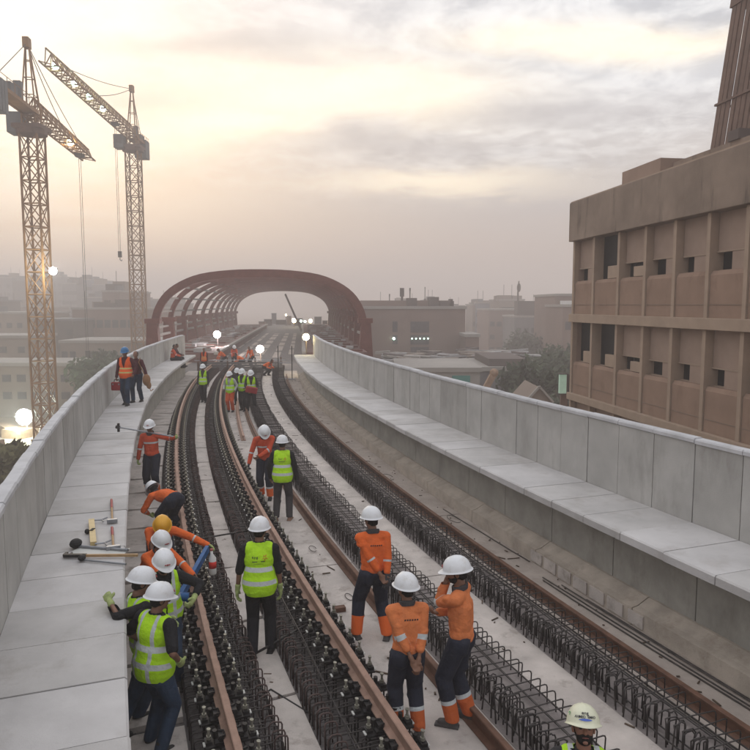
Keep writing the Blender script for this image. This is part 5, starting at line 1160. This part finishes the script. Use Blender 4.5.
people['walk2'] = person('man in maroon jacket walking close behind the blue helmet, satchel at his side', (-7.50, 21.95, 1.352), 172, 1.62, 3, 0, 0, None, ((-.09, -.10, 0), (.09, .14, 0)), (5, -5), ((-.40, .10, .86), (.26, .1, .8)), head=(-6, 10),
    top='shirt_maroon', legs='trousers_jeans', helmet=None, boots='boot_dark', skin=(.24, .13, .09))
sp_ = W(-3.0, 42.3, 1.352)
people['seat1'] = person('man in orange jacket sitting on the end of the left walkway, back to the parapet', (W(-2.75, 39.6).x, W(-2.75, 39.6).y, 1.352), -80, 1.70, 6, 0, 0, (0, -.1, .13), ((-.12, .42, -.42), (.12, .40, -.42)), (0, 0), ((-.15, .3, .25), (.15, .3, .25)), head=(-20, -8), top='jacket_red', legs='trousers_black', helmet=None, boots='boot_dark', near=False)
people['seat2'] = person('man in dark red shirt sitting at the far end of the left walkway', (W(-2.72, 40.3).x, W(-2.72, 40.3).y, 1.352), -85, 1.70, 8, 0, 0, (0, -.1, .13), ((-.12, .42, -.42), (.12, .40, -.42)), (0, 0), ((-.15, .3, .25), (.15, .3, .25)), head=(-20, 12), top='shirt_maroon', legs='trousers_black', helmet=None, boots='boot_dark', near=False)
people['o22'] = person('man in orange vest standing by the end of the left walkway', (W(-1.75, 45.6).x, W(-1.75, 45.6).y), 178, 1.66, 2, 0, 0, None, head=(-15, 0), top='shirt_maroon', legs='trousers_black', vest='vest_orange', helmet=None, boots='boot_dark', near=False)
for i, (s, tt, yaw, lean, top, v, lab) in enumerate(((-.95, 49.4, 120, 45, 'jacket_orange', None, 'leftmost man in orange working behind the dark barrier, bending'), (-.25, 50.0, 200, 20, 'jacket_red', None, 'man in orange-red second from the left behind the dark barrier'), (.35, 49.2, 90, 60, 'jacket_orange', None, 'man in orange bent low behind the middle of the barrier'),
        (.95, 49.8, 150, 30, 'jacket_orange', None, 'man in orange left of the bright work light behind the barrier'), (2.2, 43.9, -110, 62, 'jacket_orange', None, 'man in orange crouching low right of the work light'))):
    p = W(s, tt); c = i in (2, 4)
    people['b%d' % i] = person(lab, (p.x, p.y), yaw, 1.68, lean, 0, 0, (0, -.12, .60 if c else .84), ((-.14, .08, 0), (.14, -.08, 0)), (5, -5), ((-.2, .45, .5), (.2, .45, .5)), head=(-30, 0), top=top, legs='trousers_black', vest=v, helmet=None if i != 1 else 'helmet_white', boots='boot_dark', near=False, group='men in orange working behind the barrier' if i < 4 else None)

# ------------------------------------------------------------------ markings on helmets and vests
def textmesh(s, size, mat_, parent, P_, X, Y, name='lettering'):
    cu = bpy.data.curves.new('txt', 'FONT'); cu.body = s; cu.size = size; cu.align_x = 'CENTER'; cu.extrude = .0008; cu.offset = size * .012
    o = bpy.data.objects.new('txt', cu); COL.objects.link(o); dg = bpy.context.evaluated_depsgraph_get(); me = bpy.data.meshes.new_from_object(o.evaluated_get(dg)); bpy.data.objects.remove(o)
    me.materials.clear(); me.materials.append(M[mat_]); t = bpy.data.objects.new(name, me); COL.objects.link(t); t.parent = parent
    X = V3(X).normalized(); Y = V3(Y); Z = X.cross(Y).normalized(); Y = Z.cross(X)
    t.matrix_local = Matrix(((X.x, Y.x, Z.x, P_[0]), (X.y, Y.y, Z.y, P_[1]), (X.z, Y.z, Z.z, P_[2]), (0, 0, 0, 1))); return t
def child(o, nm): return [c for c in o.children if c.name.split('.')[0] == nm][0]
p = people['m16']; hcc = V3(p['_h']); hm_ = child(p, 'helmet')
c_, s_ = cos(rad(27)), sin(rad(27)); uy = V3((0, c_, s_)); uz = V3((0, -s_, c_))
hf = lambda x, y, z: hcc + V3((1, 0, 0)) * x + uy * y + uz * z
# curved onto the shell: each letter is laid on the dome
def on_dome(s, size, z, m, step):
    n_ = len(s)
    for i, ch in enumerate(s):
        if ch == ' ': continue
        x = (i - (n_ - 1) / 2) * step; rr_ = math.sqrt(max(0.01, 1 - (z / .128) ** 2 - (x / .124) ** 2)); y = .146 * rr_ + .002
        nrm = V3((x / .124 ** 2, y / .148 ** 2, z / .128 ** 2)).normalized(); Xl = V3((0, 0, 1)).cross(nrm) * -1; Yl = nrm.cross(V3((1, 0, 0)))
        X = (V3((-1, 0, 0)) * -Xl.x if False else None)
        xl = V3((-nrm.y, nrm.x, 0)).normalized()      # reading direction as seen from the front
        yl = nrm.cross(xl); 
        if yl.z < 0: yl = -yl
        f = lambda v: V3((1, 0, 0)) * v.x + uy * v.y + uz * v.z
        textmesh(ch, size, m, hm_, hf(x, y, z), f(xl), f(yl), 'lettering')
on_dome('gne'[::-1][::-1][::-1] if False else 'eng'[::-1], .034, .058, 'text_dark', .018)
on_dome('AHMED EMAD'[::-1], .025, .034, 'text_dark', .0150)
b = MB()
i0 = 0
for k in range(13):
    a = (k - 6) / 6; x = a * .048; 
    for dz in (-.006 * (1 - a * a) - .001, .008 * (1 - a * a) + .001): z = .022 + dz; rr_ = math.sqrt(1 - (z / .128) ** 2 - (x / .124) ** 2); b.v.append(tuple(hf(x, .148 * rr_ + .003, z)))
for k in range(12): b.f.append((2 * k, 2 * k + 1, 2 * k + 3, 2 * k + 2)); b.m.append(0)
o = b.build('blue_oval', 'text_blue'); o.parent = hm_
b = MB()
for k in range(9):
    a = rad(-60 + k * 20)
    for rr0 in (.011, .016): z = .045 + rr0 * cos(a) * 1.4; y = .05 + rr0 * sin(a); xx = .124 * math.sqrt(1 - (z / .128) ** 2 - (y / .148) ** 2) + .002; b.v.append(tuple(hf(xx, y, z)))
for k in range(8): b.f.append((2 * k, 2 * k + 1, 2 * k + 3, 2 * k + 2)); b.m.append(0)
o = b.build('green_mark', 'logo_green'); o.parent = hm_
# back print on the lime vest of the man between the rails
def back_print(key, scale=1., u0=.37):
    p = people[key]; vs = child(p, 'vest'); me = vs.data
    co = np.array([v.co for v in me.vertices]); no = np.array([v.normal for v in me.vertices])
    def surf(x, z):
        m_ = no[:, 1] < -.2; d_ = (co[m_][:, 0] - x) ** 2 + (co[m_][:, 2] - z) ** 2; k = np.argsort(d_)[:6]; return float(co[m_][k][:, 1].min()) - .010
    zb = .93 + u0
    def blk(pts, m, nm):
        b = MB(); b.v = [(x, surf(x, z), z) for x, z in pts]; b.f = [tuple(range(len(pts)))]; b.m = [0]; o = b.build(nm, m); o.parent = vs
    def word(s, size, x, z, m): 
        for i, ch in enumerate(s):
            if ch != ' ': xx = x + i * size * .62; textmesh(ch, size, m, vs, (xx, surf(xx, z), z), (1, 0, 0), (0, 0, 1), 'lettering')
    word('eyg', .030 * scale, -.045 * scale, zb, 'text_dark')
    for (a, r0, r1) in ((60, .008, .030), (120, .008, .026), (200, .008, .022), (270, .008, .036), (330, .008, .030)):
        c0 = (.055 * scale, zb + .008); d_ = (cos(rad(a)), sin(rad(a))); q = (-d_[1] * .006, d_[0] * .006)
        blk([(c0[0] + d_[0] * r0 * scale + q[0], c0[1] + d_[1] * r0 * scale + q[1]), (c0[0] + d_[0] * r0 * scale - q[0], c0[1] + d_[1] * r0 * scale - q[1]), (c0[0] + d_[0] * r1 * scale, c0[1] + d_[1] * r1 * scale)], 'text_red', 'emblem_ray')
    blk([(-.05 * scale, zb - .050), (.055 * scale, zb - .046), (.055 * scale, zb - .036), (-.05 * scale, zb - .040)], 'text_dark', 'print_line')
    blk([(-.035 * scale, zb - .073), (.045 * scale, zb - .070), (.045 * scale, zb - .067), (-.035 * scale, zb - .070)], 'text_dark', 'print_line')
back_print('g10', 1.45); back_print('g12', 1.2)
def back_bar(key, z=1.30, x0=-.06, x1=.07):
    p = people[key]; vs = child(p, 'jacket'); co = np.array([v.co for v in vs.data.vertices])
    for i in range(6):
        x = x0 + (x1 - x0) * i / 5; m_ = (np.abs(co[:, 0] - x) < .03) & (np.abs(co[:, 2] - z) < .03); y = float(co[m_][:, 1].min()) - .001 if m_.any() else -.13
        b = MB(); b.v = [(x, y, z), (x + .018, y, z + .002), (x + .017, y, z + .020), (x + .002, y, z + .018)]; b.f = [(0, 1, 2, 3)]; b.m = [0]; o = b.build('back_print', 'shirt_dark'); o.parent = vs
back_bar('o14'); back_bar('o13', 1.27)

# ------------------------------------------------------------------ things carried and tools
def wp(key, side):     # wrist of a person in world space
    p = people[key]; w = p['_w']; v = V3(w[:3] if side == 0 else w[3:]); S = p.scale.x; return V3(p.location) + Quaternion(V3((0, 0, 1)), p.rotation_euler.z) @ (v * S)
q = wp('walk', 1); cs = thing('tool_case', 'dark red tool case hanging from the hand of the walking man', 'case', None, (q.x, q.y, q.z - .42))
b = MB(); b.box(q.x - .16, q.x + .16, q.y - .075, q.y + .075, q.z - .42, q.z - .16); pbuild(b, 'shell', 'redp', cs, bevel=.03)
b = MB(); b.tube([(q.x - .08, q.y, q.z - .17), (q.x - .07, q.y, q.z - .09), (q.x + .07, q.y, q.z - .09), (q.x + .08, q.y, q.z - .17)], .013, 6); pbuild(b, 'handle', 'black', cs)
b = MB(); [b.box(q.x + k * .09 - .02, q.x + k * .09 + .02, q.y - .088, q.y - .076, q.z - .25, q.z - .20) for k in (-1, 1)]; pbuild(b, 'latches', 'steelg', cs)
q = wp('walk2', 0); bg = thing('satchel', 'tan satchel with hanging straps at the side of the man in the maroon jacket', 'bag', None, (q.x, q.y, q.z - .35))
b = MB(); ell(b, (q.x + .0, q.y - .02, q.z - .13), (V3((1, 0, 0)), V3((0, 1, 0)), V3((0, 0, 1))), (.13, .08, .19)); ell(b, (q.x + .07, q.y - .02, q.z - .30), (V3((1, 0, 0)), V3((0, 1, 0)), V3((0, 0, 1))), (.08, .06, .12))
me = remesh(b, 'pouch', .014, 2, wrinkle(3, .02), mats=('shirt_tan',)); o = bpy.data.objects.new('pouch', me); COL.objects.link(o); o.parent = bg; o.location = -bg.location
b = MB(); b.tube([(q.x - .06, q.y, q.z + .02), (q.x - .24, q.y + .02, q.z + .42), (q.x - .20, q.y + .05, q.z + .56)], .014, 5); b.tube([(q.x + .05, q.y, q.z - .3), (q.x + .12, q.y, q.z - .48), (q.x + .20, q.y, q.z - .42)], .015, 5); pbuild(b, 'strap', 'shirt_tan', bg)
q = wp('g20', 0).lerp(wp('g20', 1), .5); b = MB(); b.obox(q + V3((0, -.10, -.02)), ((.97, .1, -.2), (-.1, 1, 0), (.2, 0, .97)), .24, .09, .13); tag(b.build('red_bag', 'redp', bevel=.04), 'bright red bag held in front of the rightmost far man', 'bag')
# long tool across the shoulders
q = wp('tool', 0); p = people['tool']; h0 = V3((p.location.x + .12, p.location.y + .10, 1.53)); d_ = (V3((p.location.x - .62, p.location.y - .02, 1.60)) - V3((q.x, q.y, q.z + .03))); a0 = V3((q.x + .08, q.y, q.z + .0)); a1 = a0 + d_.normalized() * 1.42
lw = thing('long_wrench', 'long socket wrench lying across the shoulders of the man in red-orange', 'wrench', None, a0)
b = MB(); b.tube([a0, a1], .017, 8); pbuild(b, 'shaft', 'steelg', lw)
b = MB(); b.tube([a1, a1 + d_.normalized() * .09], .040, 8); b.bar(a1 + V3((-.03, 0, -.10)), a1 + V3((-.03, 0, .10)), .045); pbuild(b, 'head', 'iron', lw)
# blue lever tool standing over the first rail
bt = thing('blue_lever_tool', 'blue steel lever tool leaning over the leftmost rail', 'tool', None, (-2.35, 8.9, .3))
q = wp('yellow', 0)
B0 = V3((-2.62, 8.2, .42)); B1 = V3((q.x + .02, q.y - .10, q.z - .02)) if True else None
b = MB(); b.bar(B0, B1, .055, .10); b.bar(B0 + V3((-.10, .1, 0)), B1.lerp(B0, .45), .05, .08); pbuild(b, 'lever', 'blue', bt)
b = MB(); b.bar(B0.lerp(B1, .35) + V3((-.22, 0, .04)), B0.lerp(B1, .35) + V3((.12, .02, .02)), .09, .09); b.ball(B0.lerp(B1, .35) + V3((-.24, 0, .05)), .075, 10, 6); pbuild(b, 'motor', 'blue', bt, True)
b = MB(); b.bar(B0 + V3((-.14, 0, -.02)), B0 + V3((.22, .05, -.02)), .07, .10); pbuild(b, 'clamp', 'iron', bt)
b = MB(); b.tube([B1 - (B1 - B0).normalized() * .05, B1 + (B1 - B0).normalized() * .12], .022, 8); pbuild(b, 'grip', 'black', bt)
bo = thing('bottle', 'white plastic bottle with a red label hanging beside the blue tool', 'bottle', None, (B1.x + .10, B1.y - .12, .45))
c = V3(bo.location); b = MB(); b.tube([c, c + V3((0, 0, .02)), c + V3((0, 0, .24)), c + V3((-.01, 0, .31)), c + V3((-.01, 0, .36))], [.045, .055, .055, .02, .02], 12); pbuild(b, 'flask', 'white', bo, True)
b = MB(); b.tube([c + V3((0, 0, .10)), c + V3((0, 0, .20))], .0565, 12); pbuild(b, 'label', 'text_red', bo, True)
b = MB(); b.tube([c + V3((-.01, 0, .36)), c + V3((-.01, 0, .385))], .024, 10); pbuild(b, 'cap', 'logo_red', bo)
# tools lying on the left walkway
Z = 1.356
def T_(px, py): 
    th = rad(5.71); c, s = cos(th), sin(th); d = V3(((px - 375), 700 * c - (py - 375) * s, -(py - 375) * c - 700 * s)); k = (4.4 - Z) / -d.z; return V3((d.x * k, d.y * k, Z))
def hammer(label, pa, pb, hl=.07):
    a, c = T_(*pa), T_(*pb); t = thing('hammer', label, 'hammer', 'hammers on the walkway', c); up = V3((0, 0, .022)); D = (a - c).normalized(); X = V3((D.y, -D.x, 0))
    b = MB(); b.tube([c + up, c.lerp(a, .6) + up], .015, 7); pbuild(b, 'handle', 'wood', t)
    b = MB(); b.tube([c.lerp(a, .6) + up, a + up], .018, 7); pbuild(b, 'grip', 'redp', t)
    b = MB(); b.obox(c + V3((0, 0, .03)), (X, D, (0, 0, 1)), hl, .028, .028); pbuild(b, 'head', 'steelg', t, bevel=.006)
hammer('hammer with red grip lying farther up the walkway, head towards the camera', (111.5, 501), (112.3, 523))
hammer('hammer with red grip lying nearer, its head over the grey tool', (112, 529), (113.5, 550), .085)
t = thing('spirit_level', 'wooden-yellow clamp bar with steel prongs lying left of the hammers', 'clamp', None, T_(92, 535)); a, c = T_(91.5, 522.5), T_(93.5, 546)
b = MB(); b.bar(a + V3((0, 0, .03)), c + V3((0, 0, .03)), .075, .05); t['category'] = 'clamp'; t.name = 'clamp_bar'; pbuild(b, 'bar', 'yellowp', t)
b = MB()
for q in (a, c): b.tube([q + V3((.02, 0, .03)), q + V3((.13, .03, .03)), q + V3((.17, .14, .03))], .012, 5); b.tube([q + V3((.13, .03, .03)), q + V3((.19, -.06, .03))], .010, 5)
pbuild(b, 'prongs', 'steelg', t)
b = MB(); q = a.lerp(c, .5); b.ball(q + V3((-.07, 0, .03)), .035, 8, 6); b.obox(q + V3((0, 0, .058)), ((1, 0, 0), (0, 1, 0), (0, 0, 1)), .02, .05, .004); pbuild(b, 'knob', 'black', t)
def long_tool(label, pa, pb, r, m, m2, hd=.05, name='long_wrench'):
    a, c = T_(*pa) + V3((0, 0, r + .003)), T_(*pb) + V3((0, 0, r + .003)); t = thing(name, label, 'wrench', 'long tools on the walkway', a)
    b = MB(); b.tube([a, c], r, 8); pbuild(b, 'shaft', m, t); b = MB(); b.ball(a + V3((0, 0, hd * .5)), hd, 10, 6, (1, 1.2, .8)); b.tube([a + V3((-.02, .0, .02)), a + V3((-.02, .10, .02))], .02, 6); pbuild(b, 'socket', m2, t)
long_tool('grey cordless wrench with a black motor head lying below the hammers', (76, 548), (128, 552), .020, 'steelg', 'black', .075)
long_tool('long steel wrench with a black round head, nearest of the row on the walkway', (82, 561), (126, 565.5), .013, 'steelg', 'black', .045)
t = thing('jack_bar', 'yellow-brown bar with a black forked end, its tip over the walkway edge', 'bar', None, T_(66, 557)); a, c = T_(64, 558), T_(128, 557.5)
b = MB(); b.bar(a + V3((.25, 0, .03)), c + V3((.12, 0, .03)), .03, .03); pbuild(b, 'shaft', 'wood', t)
b = MB(); b.bar(a + V3((0, 0, .03)), a + V3((.27, 0, .03)), .045, .04); b.bar(a + V3((0, 0, .03)), a + V3((0, .09, .03)), .03, .03); b.bar(a + V3((.06, 0, .03)), a + V3((.06, .09, .03)), .02, .02); pbuild(b, 'fork', 'iron', t)
t = thing('white_cloth', 'crumpled white sheet under the long tools', 'cloth', None, T_(105, 555))
b = MB(); n_ = 14; a, c = T_(80, 546), T_(124, 555)
for i in range(n_ + 1):
    for j in range(5): b.v.append((a.x + (c.x - a.x) * i / n_, c.y - .02 + .22 * j / 4 + .02 * sin(i), Z + .004 + .006 * abs(sin(i * 1.7 + j * 2.3))))
for i in range(n_):
    for j in range(4): q = i * 5 + j; b.f.append((q, q + 5, q + 6, q + 1)); b.m.append(0)
pbuild(b, 'sheet', 'tag', t, True)
for o in list(COL.objects):
    for k in ('_w', '_h'):
        if k in o: del o[k]
